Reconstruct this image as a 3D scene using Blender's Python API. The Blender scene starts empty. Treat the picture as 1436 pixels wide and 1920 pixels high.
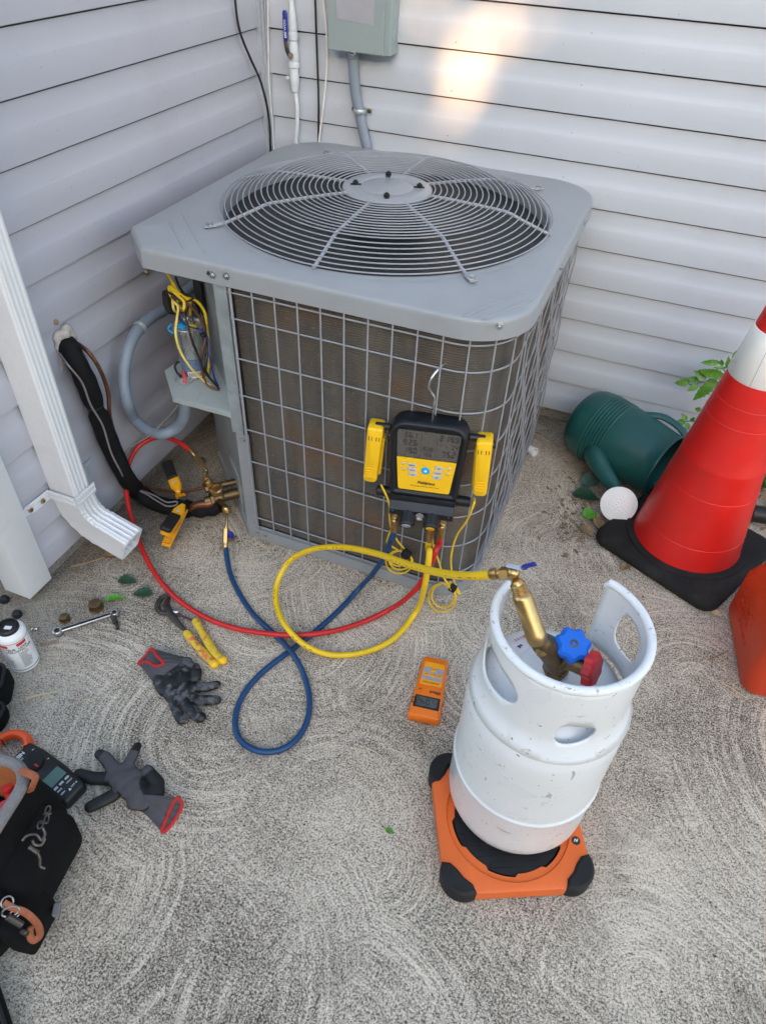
import bpy, bmesh, math, random
from mathutils import Vector, Matrix
rnd = random.Random(7)
PI = math.pi
rad = math.radians
scene = bpy.context.scene
COL = scene.collection

# ------------------------------------------------------------------ camera
CAM = Vector((1.253, -2.178, 1.442))
YAW, PITCH, ROLL, FPX = rad(-19.992), rad(42.651), rad(2.870), 1321.24
fw = Vector((math.cos(PITCH)*math.sin(YAW), math.cos(PITCH)*math.cos(YAW), -math.sin(PITCH)))
r0 = fw.cross(Vector((0, 0, 1))).normalized(); u0 = r0.cross(fw)
rt = r0*math.cos(ROLL) + u0*math.sin(ROLL)
up = u0*math.cos(ROLL) - r0*math.sin(ROLL)
cam_data = bpy.data.cameras.new('camera')
cam = bpy.data.objects.new('camera', cam_data); COL.objects.link(cam)
M = Matrix((rt, up, -fw)).transposed().to_4x4(); M.translation = CAM
cam.matrix_world = M
cam_data.sensor_fit = 'HORIZONTAL'; cam_data.sensor_width = 36.0
cam_data.lens = FPX/1436*36.0
cam_data.clip_start = 0.02; cam_data.clip_end = 300
scene.camera = cam

# ------------------------------------------------------------------ sky, sun, exposure
SUN = Vector((0.30, -1.0, 0.235)).normalized()          # from the scene towards the low evening sun
elev = math.asin(SUN.z); azim = math.atan2(SUN.x, SUN.y)
world = bpy.data.worlds.new('World'); scene.world = world; world.use_nodes = True
wn = world.node_tree; wn.nodes.clear()
sky = wn.nodes.new('ShaderNodeTexSky'); sky.sky_type = 'NISHITA'; sky.sun_disc = False
sky.sun_elevation = elev; sky.sun_rotation = azim
sky.air_density = 1.0; sky.dust_density = 2.4; sky.ozone_density = 0.4
bg = wn.nodes.new('ShaderNodeBackground'); bg.inputs['Strength'].default_value = 0.15
wo = wn.nodes.new('ShaderNodeOutputWorld')
wn.links.new(sky.outputs[0], bg.inputs[0]); wn.links.new(bg.outputs[0], wo.inputs[0])
sl = bpy.data.lights.new('sun', 'SUN'); sl.energy = 3.4; sl.angle = rad(0.6); sl.color = (1.0, 0.55, 0.24)
so = bpy.data.objects.new('sun', sl); COL.objects.link(so)
so.rotation_euler = SUN.to_track_quat('Z', 'Y').to_euler(); so.location = (3, -8, 5)
vs = scene.view_settings
vs.view_transform = 'Standard'; vs.look = 'None'; vs.gamma = 1.0; vs.use_curve_mapping = False
vs.exposure = 2.4
scene.render.engine = 'CYCLES'

# ------------------------------------------------------------------ point helpers (a pixel of the photo and a known plane give a place in the yard)
def _ray(x, y): return fw + rt*((x-718)/FPX) + up*((960-y)/FPX)
def G(x, y, z=0.0): d = _ray(x, y); return CAM + d*((z-CAM.z)/d.z)
def WX(x, y, v=0.0): d = _ray(x, y); return CAM + d*((v-CAM.x)/d.x)
def WY(x, y, v=0.0): d = _ray(x, y); return CAM + d*((v-CAM.y)/d.y)

# ------------------------------------------------------------------ materials
MATS = {}
class NT:
    def __init__(s, name):
        s.m = bpy.data.materials.new(name); s.m.use_nodes = True
        s.t = s.m.node_tree; s.t.nodes.clear()
        s.out = s.t.nodes.new('ShaderNodeOutputMaterial')
        s.b = s.t.nodes.new('ShaderNodeBsdfPrincipled')
        s.t.links.new(s.b.outputs[0], s.out.inputs[0])
        s.tc = s.t.nodes.new('ShaderNodeTexCoord')
        MATS[name] = s.m
    def n(s, typ, **kw):
        nd = s.t.nodes.new('ShaderNode'+typ)
        for k, v in kw.items():
            if k.startswith('i_'):
                key = k[2:]
                key = int(key) if key.isdigit() else key.replace('_', ' ')
                nd.inputs[key].default_value = v
            else: setattr(nd, k, v)
        return nd
    def l(s, a, b): s.t.links.new(a, b)
    def math(s, op, a, b=None, c=None):
        nd = s.n('Math', operation=op)
        for i, x in enumerate((a, b, c)):
            if x is None: continue
            if isinstance(x, (int, float)): nd.inputs[i].default_value = x
            else: s.l(x, nd.inputs[i])
        return nd.outputs[0]
    def noise(s, scale, detail=3, rough=.6, vec=None, dim='3D'):
        nd = s.n('TexNoise', noise_dimensions=dim, i_Scale=scale, i_Detail=detail, i_Roughness=rough)
        s.l(vec if vec is not None else s.tc.outputs['Object'], nd.inputs['Vector'])
        return nd.outputs['Fac']
    def ramp(s, fac, stops, interp='LINEAR'):
        nd = s.n('ValToRGB'); cr = nd.color_ramp; cr.interpolation = interp
        while len(cr.elements) < len(stops): cr.elements.new(.5)
        for e, (p, c) in zip(cr.elements, stops):
            e.position = p; e.color = (*c, 1) if isinstance(c, (tuple, list)) else (c, c, c, 1)
        s.l(fac, nd.inputs[0]); return nd.outputs[0]
    def mix(s, fac, a, b, blend='MIX'):
        nd = s.n('Mix', data_type='RGBA', blend_type=blend)
        for sock, x in ((nd.inputs[0], fac), (nd.inputs[6], a), (nd.inputs[7], b)):
            if isinstance(x, (int, float)): sock.default_value = x
            elif isinstance(x, tuple): sock.default_value = (*x, 1)
            else: s.l(x, sock)
        return nd.outputs[2]
    def bump(s, h, strength=.3, dist=.002):
        nd = s.n('Bump', i_Strength=strength, i_Distance=dist)
        s.l(h, nd.inputs['Height']); s.l(nd.outputs[0], s.b.inputs['Normal']); return nd
    def mapping(s, scale, rot=(0, 0, 0), src='Object'):
        nd = s.n('Mapping'); nd.inputs['Scale'].default_value = scale; nd.inputs['Rotation'].default_value = rot
        s.l(s.tc.outputs[src], nd.inputs['Vector']); return nd.outputs[0]
    def base(s, x):
        if isinstance(x, tuple): s.b.inputs['Base Color'].default_value = (*x, 1)
        else: s.l(x, s.b.inputs['Base Color'])
    def set(s, **kw):
        for k, v in kw.items():
            sock = s.b.inputs[k.replace('_', ' ')]
            if isinstance(v, (int, float)): sock.default_value = v
            elif isinstance(v, tuple): sock.default_value = (*v, 1) if len(v) == 3 else v
            else: s.l(v, sock)

def simple(name, col, rough=.5, metal=0.0, var=.12, vscale=30, bump=.0, bscale=300, dirt=0.0, dcol=(.09, .08, .07), dscale=14, spec=.5, coat=0.0):
    t = NT(name)
    n1 = t.noise(vscale, 4, .6)
    lo = tuple(c*(1-var) for c in col); hi = tuple(min(1, c*(1+var)) for c in col)
    c = t.ramp(n1, [(.3, lo), (.7, hi)])
    if dirt > 0:
        d = t.ramp(t.noise(dscale, 6, .7), [(.5, 0.0), (.72, 1.0)])
        d2 = t.math('MULTIPLY', d, dirt)
        c = t.mix(d2, c, dcol)
    t.base(c)
    rr = t.math('MULTIPLY_ADD', n1, .22, rough-.11)
    t.set(Roughness=rr, Metallic=metal, Coat_Weight=coat)
    t.b.inputs['Specular IOR Level'].default_value = spec
    if bump > 0: t.bump(t.noise(bscale, 3, .6), bump, .001)
    return t.m

# concrete with a swirl broom finish
t = NT('concrete')
pos = t.tc.outputs['Object']
wob = t.n('TexNoise', i_Scale=3.5, i_Detail=2.0); t.l(pos, wob.inputs['Vector'])
wsub = t.n('VectorMath', operation='SUBTRACT'); t.l(wob.outputs['Color'], wsub.inputs[0]); wsub.inputs[1].default_value = (.5, .5, .5)
wsc = t.n('VectorMath', operation='SCALE'); wsc.inputs['Scale'].default_value = .22; t.l(wsub.outputs[0], wsc.inputs[0])
wadd = t.n('VectorMath', operation='ADD'); t.l(pos, wadd.inputs[0]); t.l(wsc.outputs[0], wadd.inputs[1])
def swirl(scale, off, pitch, seedoff):
    sh = t.n('VectorMath', operation='ADD'); t.l(wadd.outputs[0], sh.inputs[0]); sh.inputs[1].default_value = (seedoff, seedoff*.7, 0)
    vo = t.n('TexVoronoi', voronoi_dimensions='2D', i_Scale=scale, i_Randomness=.9); t.l(sh.outputs[0], vo.inputs['Vector'])
    sh0 = t.n('VectorMath', operation='ADD'); t.l(pos, sh0.inputs[0]); sh0.inputs[1].default_value = (seedoff, seedoff*.7, 0)
    dv = t.n('VectorMath', operation='SUBTRACT'); t.l(sh0.outputs[0], dv.inputs[0]); t.l(vo.outputs['Position'], dv.inputs[1])
    cc = t.n('VectorMath', operation='SUBTRACT'); t.l(vo.outputs['Color'], cc.inputs[0]); cc.inputs[1].default_value = (.5, .5, .5)
    cn_ = t.n('VectorMath', operation='NORMALIZE'); c2 = t.n('VectorMath', operation='MULTIPLY'); c2.inputs[1].default_value = (1, 1, 0); t.l(cc.outputs[0], c2.inputs[0]); t.l(c2.outputs[0], cn_.inputs[0])
    cs = t.n('VectorMath', operation='SCALE'); cs.inputs['Scale'].default_value = off; t.l(cn_.outputs[0], cs.inputs[0])
    da = t.n('VectorMath', operation='ADD'); t.l(dv.outputs[0], da.inputs[0]); t.l(cs.outputs[0], da.inputs[1])
    fl = t.n('VectorMath', operation='MULTIPLY'); t.l(da.outputs[0], fl.inputs[0]); fl.inputs[1].default_value = (1, 1, 0)
    ln = t.n('VectorMath', operation='LENGTH'); t.l(fl.outputs[0], ln.inputs[0])
    wn1 = t.noise(9, 2, .5)
    dist = t.math('MULTIPLY_ADD', wn1, .018, ln.outputs['Value'])
    # irregular ridges: noise sampled along the distance from the swirl centre, plus a little variation along the stroke
    cmb = t.n('CombineXYZ'); t.l(t.math('MULTIPLY', dist, 1.0/pitch), cmb.inputs[0])
    t.l(t.math('MULTIPLY', t.noise(2.3, 1, .5), 5.0), cmb.inputs[1]); t.l(vo.outputs['Distance'], cmb.inputs[2])
    nz = t.n('TexNoise', i_Scale=1.0, i_Detail=3.0, i_Roughness=.7); t.l(cmb.outputs[0], nz.inputs['Vector'])
    return nz.outputs['Fac']
s1 = swirl(2.3, .26, .0066, 0.0)
s2 = swirl(3.0, .22, .0054, 7.3)
msk = t.ramp(t.noise(2.2, 2, .5), [(.42, 0.0), (.58, 1.0)])
sw = t.mix(msk, s1, s2)
swm = t.ramp(t.noise(3.1, 3, .6), [(.34, 0.35), (.60, 1.0)])
swr = t.math('MULTIPLY', t.ramp(sw, [(.48, 0.0), (.66, 1.0)]), swm)
grit = t.noise(250, 3, .75)
grit2 = t.noise(70, 2, .6)
fine = t.noise(560, 2, .6)
h = t.math('ADD', t.math('MULTIPLY', swr, .095), t.math('MULTIPLY', grit, .68))
h = t.math('ADD', h, t.math('MULTIPLY', fine, .36))
h = t.math('ADD', h, t.math('MULTIPLY', grit2, .12))
big = t.noise(2.4, 5, .68)
h = t.math('ADD', h, t.math('MULTIPLY', big, .26))
col = t.ramp(h, [(.585, (.030, .025, .019)), (.655, (.15, .126, .097)), (.715, (.43, .364, .284)), (.785, (.68, .584, .466)), (.90, (.80, .70, .57))])
# dirt along the walls, deepened to put shade into the colour too
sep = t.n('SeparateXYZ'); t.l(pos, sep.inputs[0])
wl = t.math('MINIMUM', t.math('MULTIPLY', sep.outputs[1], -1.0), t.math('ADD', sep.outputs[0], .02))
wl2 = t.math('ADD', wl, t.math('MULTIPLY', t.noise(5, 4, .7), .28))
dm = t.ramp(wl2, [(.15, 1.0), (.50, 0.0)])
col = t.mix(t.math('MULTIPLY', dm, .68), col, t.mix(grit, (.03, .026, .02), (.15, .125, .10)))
st = t.ramp(t.noise(4.2, 5, .65), [(.56, 0.0), (.74, 1.0)])
col = t.mix(t.math('MULTIPLY', st, .5), col, (.115, .095, .073))
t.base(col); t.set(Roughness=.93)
t.b.inputs['Specular IOR Level'].default_value = .25
t.bump(h, .55, .004)

# vinyl siding with embossed wood grain
def siding(name, col, axis):
    t = NT(name)
    if axis == 'x': v = t.mapping((3.0, 30, 130))
    else: v = t.mapping((30, 3.0, 130))
    gr = t.n('TexNoise', i_Scale=1.0, i_Detail=3.0, i_Distortion=.9); t.l(v, gr.inputs['Vector'])
    st = t.noise(6, 5, .7); st2 = t.noise(1.3, 3, .6)
    c = t.ramp(st2, [(.3, tuple(x*.93 for x in col)), (.7, tuple(min(1, x*1.05) for x in col))])
    c = t.mix(t.math('MULTIPLY', t.ramp(st, [(.55, 0.0), (.8, 1.0)]), .20), c, (.30, .29, .29))
    sp = t.ramp(t.noise(95, 2, .5), [(.755, 0.0), (.775, 1.0)])
    c = t.mix(t.math('MULTIPLY', sp, .6), c, (.10, .09, .08))
    t.base(c); t.set(Roughness=t.math('MULTIPLY_ADD', st, .2, .42))
    t.bump(gr.outputs['Fac'], .22, .0016)
    return t.m
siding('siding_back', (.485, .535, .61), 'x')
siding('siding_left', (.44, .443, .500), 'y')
simple('white_vinyl', (.70, .72, .75), .45, var=.05, vscale=9, dirt=.18, dscale=9)
simple('trim_grey', (.40, .44, .50), .45, var=.06, dirt=.25)
simple('foundation', (.26, .24, .215), .9, var=.35, vscale=130, bump=.6, bscale=150, dirt=.6, dcol=(.10, .09, .075))
simple('sheathing', (.12, .11, .10), .9)
simple('unit_paint', (.295, .316, .338), .34, var=.06, vscale=7, bump=.05, bscale=500, dirt=.22, dcol=(.25, .235, .21), dscale=6)
simple('unit_paint_dark', (.013, .016, .019), .45, var=.2, vscale=12, dirt=.3, dcol=(.02, .02, .02))
simple('fan_metal', (.075, .07, .065), .40, metal=.5, var=.2, vscale=14, dirt=.3, dcol=(.03, .025, .02))
simple('wire_paint', (.30, .32, .355), .38, var=.08)
simple('galvanised', (.44, .50, .52), .38, metal=.55, var=.16, vscale=22, dirt=.2)
simple('shelf_paint', (.36, .41, .41), .5, var=.06, dirt=.25, dscale=30)
simple('dull_steel', (.30, .30, .30), .38, metal=1.0, var=.3, vscale=60)
simple('steel', (.60, .60, .60), .28, metal=1.0, var=.15, vscale=60)
simple('dark_steel', (.11, .095, .085), .42, metal=.8, var=.4, vscale=50, dirt=.3)
simple('black_gap', (.012, .012, .013), .8)
simple('black_rubber', (.011, .011, .012), .62, var=.25, vscale=40, bump=.25, bscale=220, dirt=.2, dcol=(.04, .038, .036), spec=.35)
simple('cone_rubber', (.014, .0135, .0135), .82, var=.3, vscale=16, bump=.5, bscale=90, dirt=.5, dcol=(.05, .044, .038), dscale=9, spec=.3)
simple('black_plastic', (.009, .009, .011), .45, var=.2, vscale=40, bump=.08, bscale=500)
simple('manifold_rubber', (.008, .010, .014), .45, var=.25, vscale=30, bump=.08, bscale=400, dirt=.08, dcol=(.05, .05, .05), spec=.4)
simple('manifold_alu', (.045, .055, .075), .38, metal=.6, var=.1)
simple('foam_black', (.006, .006, .007), .8, var=.4, vscale=25, bump=.5, bscale=160, dirt=.25, dcol=(.035, .035, .035), spec=.25)
simple('yellow_plastic', (.88, .52, .010), .42, var=.04, vscale=30, dirt=.06, dcol=(.45, .28, .03))
simple('amber_plastic', (.85, .40, .010), .40, var=.05, dirt=.08, dcol=(.4, .22, .03))
simple('yellow_hose', (.86, .56, .012), .40, var=.06, vscale=20, dirt=.16, dcol=(.42, .30, .06), dscale=40)
simple('red_hose', (.56, .018, .016), .38, var=.08, dirt=.08, dcol=(.2, .05, .05), dscale=40)
simple('blue_hose', (.006, .050, .145), .38, var=.15, dirt=.10, dcol=(.05, .07, .10), dscale=40)
simple('brass', (.55, .375, .165), .34, metal=1.0, var=.10, vscale=40, dirt=.25, dcol=(.30, .19, .08), dscale=45)
simple('old_brass', (.21, .145, .075), .48, metal=1.0, var=.3, vscale=45, dirt=.45, dcol=(.10, .065, .04), dscale=40)
simple('copper', (.26, .12, .07), .42, metal=.9, var=.35, vscale=40, dirt=.4, dcol=(.07, .045, .035), dscale=40)
simple('blue_paint', (.010, .025, .27), .35, var=.12)
simple('blue_knob', (.005, .13, .62), .38, var=.06, dirt=.05, dcol=(.3, .4, .5))
simple('red_knob', (.50, .012, .016), .40, var=.08)
simple('cyan_plastic', (.0, .36, .80), .4, var=.03)
simple('grey_button', (.42, .47, .53), .5, var=.04)
simple('lcd', (.095, .087, .080), .28, var=.05)
simple('lcd_green', (.085, .105, .10), .25, var=.05)
simple('lcd_teal', (.10, .19, .17), .25, var=.05)
simple('lcd_ink', (.018, .017, .016), .4)
simple('print_black', (.02, .02, .02), .5)
simple('print_white', (.78, .80, .82), .5)
simple('print_red', (.55, .025, .02), .5)
simple('print_green', (.01, .16, .07), .5)
simple('paper', (.74, .72, .74), .6, var=.04)
simple('scale_orange', (.74, .135, .018), .45, var=.04, vscale=18, bump=.05, bscale=600, dirt=.06, dcol=(.4, .1, .03))
simple('remote_orange', (.90, .19, .008), .42, var=.03, vscale=18)
simple('panel_orange', (.95, .37, .01), .45, var=.03)
simple('panel_silver', (.42, .43, .48), .4, metal=.3, var=.05)
simple('meter_orange', (.85, .085, .008), .40, var=.05)
simple('label_blue', (.16, .25, .42), .4, metal=.3, var=.6, vscale=220)
simple('can_red', (.60, .050, .012), .42, var=.10, vscale=9, bump=.06, bscale=300, dirt=.12, dcol=(.30, .04, .015))
simple('cone_red', (.66, .014, .010), .42, var=.10, vscale=8, bump=.06, bscale=300, dirt=.22, dcol=(.42, .05, .035), dscale=11)
simple('can_green', (.012, .090, .085), .40, var=.10, vscale=12, bump=.06, bscale=300, dirt=.12, dcol=(.05, .12, .12))
simple('white_plastic', (.80, .81, .82), .4, var=.03, dirt=.05)
simple('disconnect_grey', (.27, .335, .345), .42, var=.04, vscale=8, dirt=.08, dcol=(.2, .23, .22))
simple('conduit_grey', (.215, .265, .33), .45, var=.08, vscale=14, dirt=.22, dcol=(.10, .11, .12), dscale=30)
simple('pipe_white', (.62, .68, .74), .42, var=.05, dirt=.12)
simple('black_cable', (.012, .012, .013), .45)
simple('white_cable', (.72, .71, .68), .45, var=.06)
simple('grey_wire', (.20, .185, .185), .5)
simple('wire_yellow', (.80, .58, .015), .42)
simple('wire_pale', (.78, .62, .14), .45)
simple('wire_brown', (.12, .05, .028), .45)
simple('wire_black', (.012, .012, .012), .45)
simple('wire_blue', (.01, .025, .22), .42)
simple('wire_red', (.55, .06, .08), .45)
simple('cap_alu', (.58, .60, .60), .26, metal=.85, var=.12)
simple('putty', (.52, .46, .41), .85, var=.18, vscale=60, bump=.6, bscale=90, dirt=.3, dcol=(.25, .2, .16))
simple('glove_black', (.008, .008, .009), .55, var=.3, vscale=60, bump=.5, bscale=420)
simple('glove_grey', (.075, .07, .078), .92, var=.12, vscale=60, bump=.6, bscale=700)
simple('hem_red', (.45, .018, .015), .8, var=.15)
simple('bag_black', (.0045, .0045, .005), .92, var=.35, vscale=60, bump=.8, bscale=650, dirt=.16, dcol=(.022, .022, .023), spec=.2)
simple('bag_binding', (.20, .185, .18), .9, var=.15, vscale=200, bump=.6, bscale=800)
simple('bag_orange', (.50, .17, .055), .85, var=.15)
simple('leather', (.30, .085, .035), .6, var=.25, vscale=60)
simple('twig', (.30, .20, .11), .85, var=.25, vscale=80)
simple('straw', (.62, .47, .28), .8, var=.15)
simple('dry_leaf', (.24, .155, .08), .8, var=.35, vscale=70, bump=.4, bscale=150)
simple('bark_dark', (.05, .035, .025), .9)
simple('seal_white', (.72, .72, .70), .5)
simple('screen_leaf', (.030, .055, .018), .7, var=.3)

def leafmat(name, a, b, rough=.45):
    t = NT(name); v = t.noise(55, 4, .6)
    t.base(t.ramp(v, [(.3, a), (.7, b)])); t.set(Roughness=rough)
    t.bump(t.noise(160, 2, .5), .3, .001)
leafmat('leaf_dark', (.012, .045, .022), (.030, .085, .045))
leafmat('leaf_blue', (.055, .12, .10), (.10, .18, .15))
leafmat('leaf_bright', (.045, .20, .012), (.11, .33, .03))
leafmat('leaf_plant', (.040, .16, .010), (.10, .28, .025), .4)

# black nitrile worn grey where it has scuffed
t = NT('glove_coat')
a = t.ramp(t.noise(28, 5, .7), [(.53, 0.0), (.60, 1.0)])
t.base(t.mix(a, (.007, .007, .008), t.mix(t.noise(120, 3, .6), (.04, .04, .045), (.15, .15, .155))))
t.set(Roughness=t.math('MULTIPLY_ADD', a, .3, .42)); t.bump(t.noise(160, 4, .7), .5, .0015)

# knitted cuff: fine ribs along the cuff
# white enamel of the refrigerant cylinder: scuffs, rust rubs, dents
t = NT('tank_white')
n1 = t.noise(5, 3, .6)
c = t.ramp(n1, [(.3, (.69, .71, .72)), (.7, (.78, .79, .80))])
mp = t.mapping((9, 9, 26))
sc = t.n('TexNoise', i_Scale=3.0, i_Detail=9.0, i_Roughness=.78); t.l(mp, sc.inputs['Vector'])
patch = t.ramp(t.noise(8, 3, .6), [(.46, 0.0), (.58, 1.0)])
scm = t.math('MULTIPLY', t.ramp(sc.outputs['Fac'], [(.59, 0.0), (.64, 1.0)]), patch)
c = t.mix(t.math('MULTIPLY', scm, .85), c, (.15, .125, .10))
mp2 = t.mapping((60, 60, 14), (0.5, 0.3, 0))
sc2 = t.n('TexNoise', i_Scale=1.0, i_Detail=3.0, i_Roughness=.6); t.l(mp2, sc2.inputs['Vector'])
c = t.mix(t.math('MULTIPLY', t.ramp(sc2.outputs['Fac'], [(.715, 0.0), (.745, 1.0)]), .6), c, (.16, .145, .13))
ru = t.math('MULTIPLY', t.ramp(t.noise(3.2, 4, .6), [(.58, 0.0), (.78, 1.0)]), .35)
c = t.mix(ru, c, (.55, .48, .40))
dots = t.ramp(t.noise(95, 2, .5), [(.72, 0.0), (.75, 1.0)])
c = t.mix(t.math('MULTIPLY', dots, .8), c, (.07, .06, .055))
t.base(c); t.set(Roughness=t.math('MULTIPLY_ADD', n1, .2, .20)); t.b.inputs['Coat Weight'].default_value = .2
t.bump(t.noise(60, 3, .6), .05, .002)
# rim of the collar is rubbed
t = NT('tank_rim')
n1 = t.noise(60, 6, .75)
c = t.mix(t.ramp(n1, [(.60, 0.0), (.68, 1.0)]), (.74, .755, .765), (.24, .17, .12))
t.base(c); t.set(Roughness=.38)

# finned coil: brown dirty aluminium
t = NT('coil')
n1 = t.noise(9, 5, .7); n2 = t.noise(60, 3, .6)
vst = t.noise(1.0, 4, .6, t.mapping((16, 16, 1.6)))
c = t.ramp(vst, [(.3, (.040, .037, .034)), (.7, (.125, .110, .090))])
c = t.mix(t.math('MULTIPLY', n2, .5), c, (.17, .150, .120))
c = t.mix(t.ramp(t.noise(4.5, 5, .7), [(.50, 0.0), (.64, .7)]), c, (.15, .082, .038))
c = t.mix(t.ramp(t.noise(11, 4, .6), [(.60, 0.0), (.72, .5)]), c, (.035, .055, .065))
lint = t.ramp(t.noise(170, 2, .5), [(.70, 0.0), (.74, .8)])
c = t.mix(lint, c, (.26, .22, .16))
t.base(c); t.set(Roughness=.55, Metallic=.35); t.bump(t.noise(250, 2, .6), .5, .001)

# prismatic reflective collar
t = NT('reflective')
wv = t.n('TexWave', wave_type='BANDS', bands_direction='Z', i_Scale=75.0); t.l(t.tc.outputs['Object'], wv.inputs['Vector'])
scr = t.ramp(t.noise(22, 6, .75), [(.63, 0.0), (.68, 1.0)])
c = t.mix(t.math('MULTIPLY', wv.outputs['Fac'], .20), (.93, .93, .90), (.66, .63, .52))
t.base(t.mix(t.math('MULTIPLY', scr, .7), c, (.42, .39, .32))); t.set(Roughness=.35, Metallic=.15)
t.bump(wv.outputs['Fac'], .25, .001)

# plier grips: grey core under yellow and worn orange
t = NT('grip')
g1 = t.noise(38, 3, .6); g2 = t.ramp(t.noise(140, 3, .7), [(.45, 0.0), (.62, 1.0)])
c = t.ramp(g1, [(.42, (.72, .16, .06)), (.50, (.74, .50, .02))], 'EASE')
t.base(t.mix(t.math('MULTIPLY', g2, .35), c, (.14, .12, .11))); t.set(Roughness=.6); t.bump(t.noise(300, 2, .5), .3, .001)
# ------------------------------------------------------------------ mesh helpers
ROOTM = {}
def tag(o, label, cat, group=None):
    o['label'] = label; o['category'] = cat
    if group: o['group'] = group
    return o
def thing(name, label, cat, loc=(0, 0, 0), rot=(0, 0, 0), group=None):
    o = bpy.data.objects.new(name, None); COL.objects.link(o)
    o.empty_display_size = .03
    o.location = loc; o.rotation_euler = rot
    from mathutils import Euler
    ROOTM[o.name] = Matrix.Translation(Vector(loc)) @ Euler(rot).to_matrix().to_4x4()
    return tag(o, label, cat, group)

def catmull(pts, sub=8, closed=False):
    pts = [Vector(p) for p in pts]; n = len(pts); out = []
    rng = n if closed else n-1
    for i in range(rng):
        if closed: p0, p1, p2, p3 = pts[i-1], pts[i], pts[(i+1) % n], pts[(i+2) % n]
        else:
            p1, p2 = pts[i], pts[i+1]
            p0 = pts[i-1] if i > 0 else p1*2-p2
            p3 = pts[i+2] if i+2 < n else p2*2-p1
        # centripetal parametrisation keeps the curve free of loops
        t0 = 0.0; t1 = t0+max((p1-p0).length, 1e-6)**.5; t2 = t1+max((p2-p1).length, 1e-6)**.5; t3 = t2+max((p3-p2).length, 1e-6)**.5
        for k in range(sub):
            t_ = t1+(t2-t1)*k/sub
            a1 = p0*((t1-t_)/(t1-t0))+p1*((t_-t0)/(t1-t0)); a2 = p1*((t2-t_)/(t2-t1))+p2*((t_-t1)/(t2-t1)); a3 = p2*((t3-t_)/(t3-t2))+p3*((t_-t2)/(t3-t2))
            b1 = a1*((t2-t_)/(t2-t0))+a2*((t_-t0)/(t2-t0)); b2 = a2*((t3-t_)/(t3-t1))+a3*((t_-t1)/(t3-t1))
            out.append(b1*((t2-t_)/(t2-t1))+b2*((t_-t1)/(t2-t1)))
    if not closed: out.append(pts[-1])
    return out

def frame(p0, p1):
    """matrix whose z axis runs from p0 to p1, origin p0"""
    z = (Vector(p1)-Vector(p0)).normalized()
    q = z.to_track_quat('Z', 'Y').to_matrix().to_4x4(); q.translation = Vector(p0)
    return q
def T(x, y, z): return Matrix.Translation((x, y, z))
def RX(a): return Matrix.Rotation(a, 4, 'X')
def RY(a): return Matrix.Rotation(a, 4, 'Y')
def RZ(a): return Matrix.Rotation(a, 4, 'Z')

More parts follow.
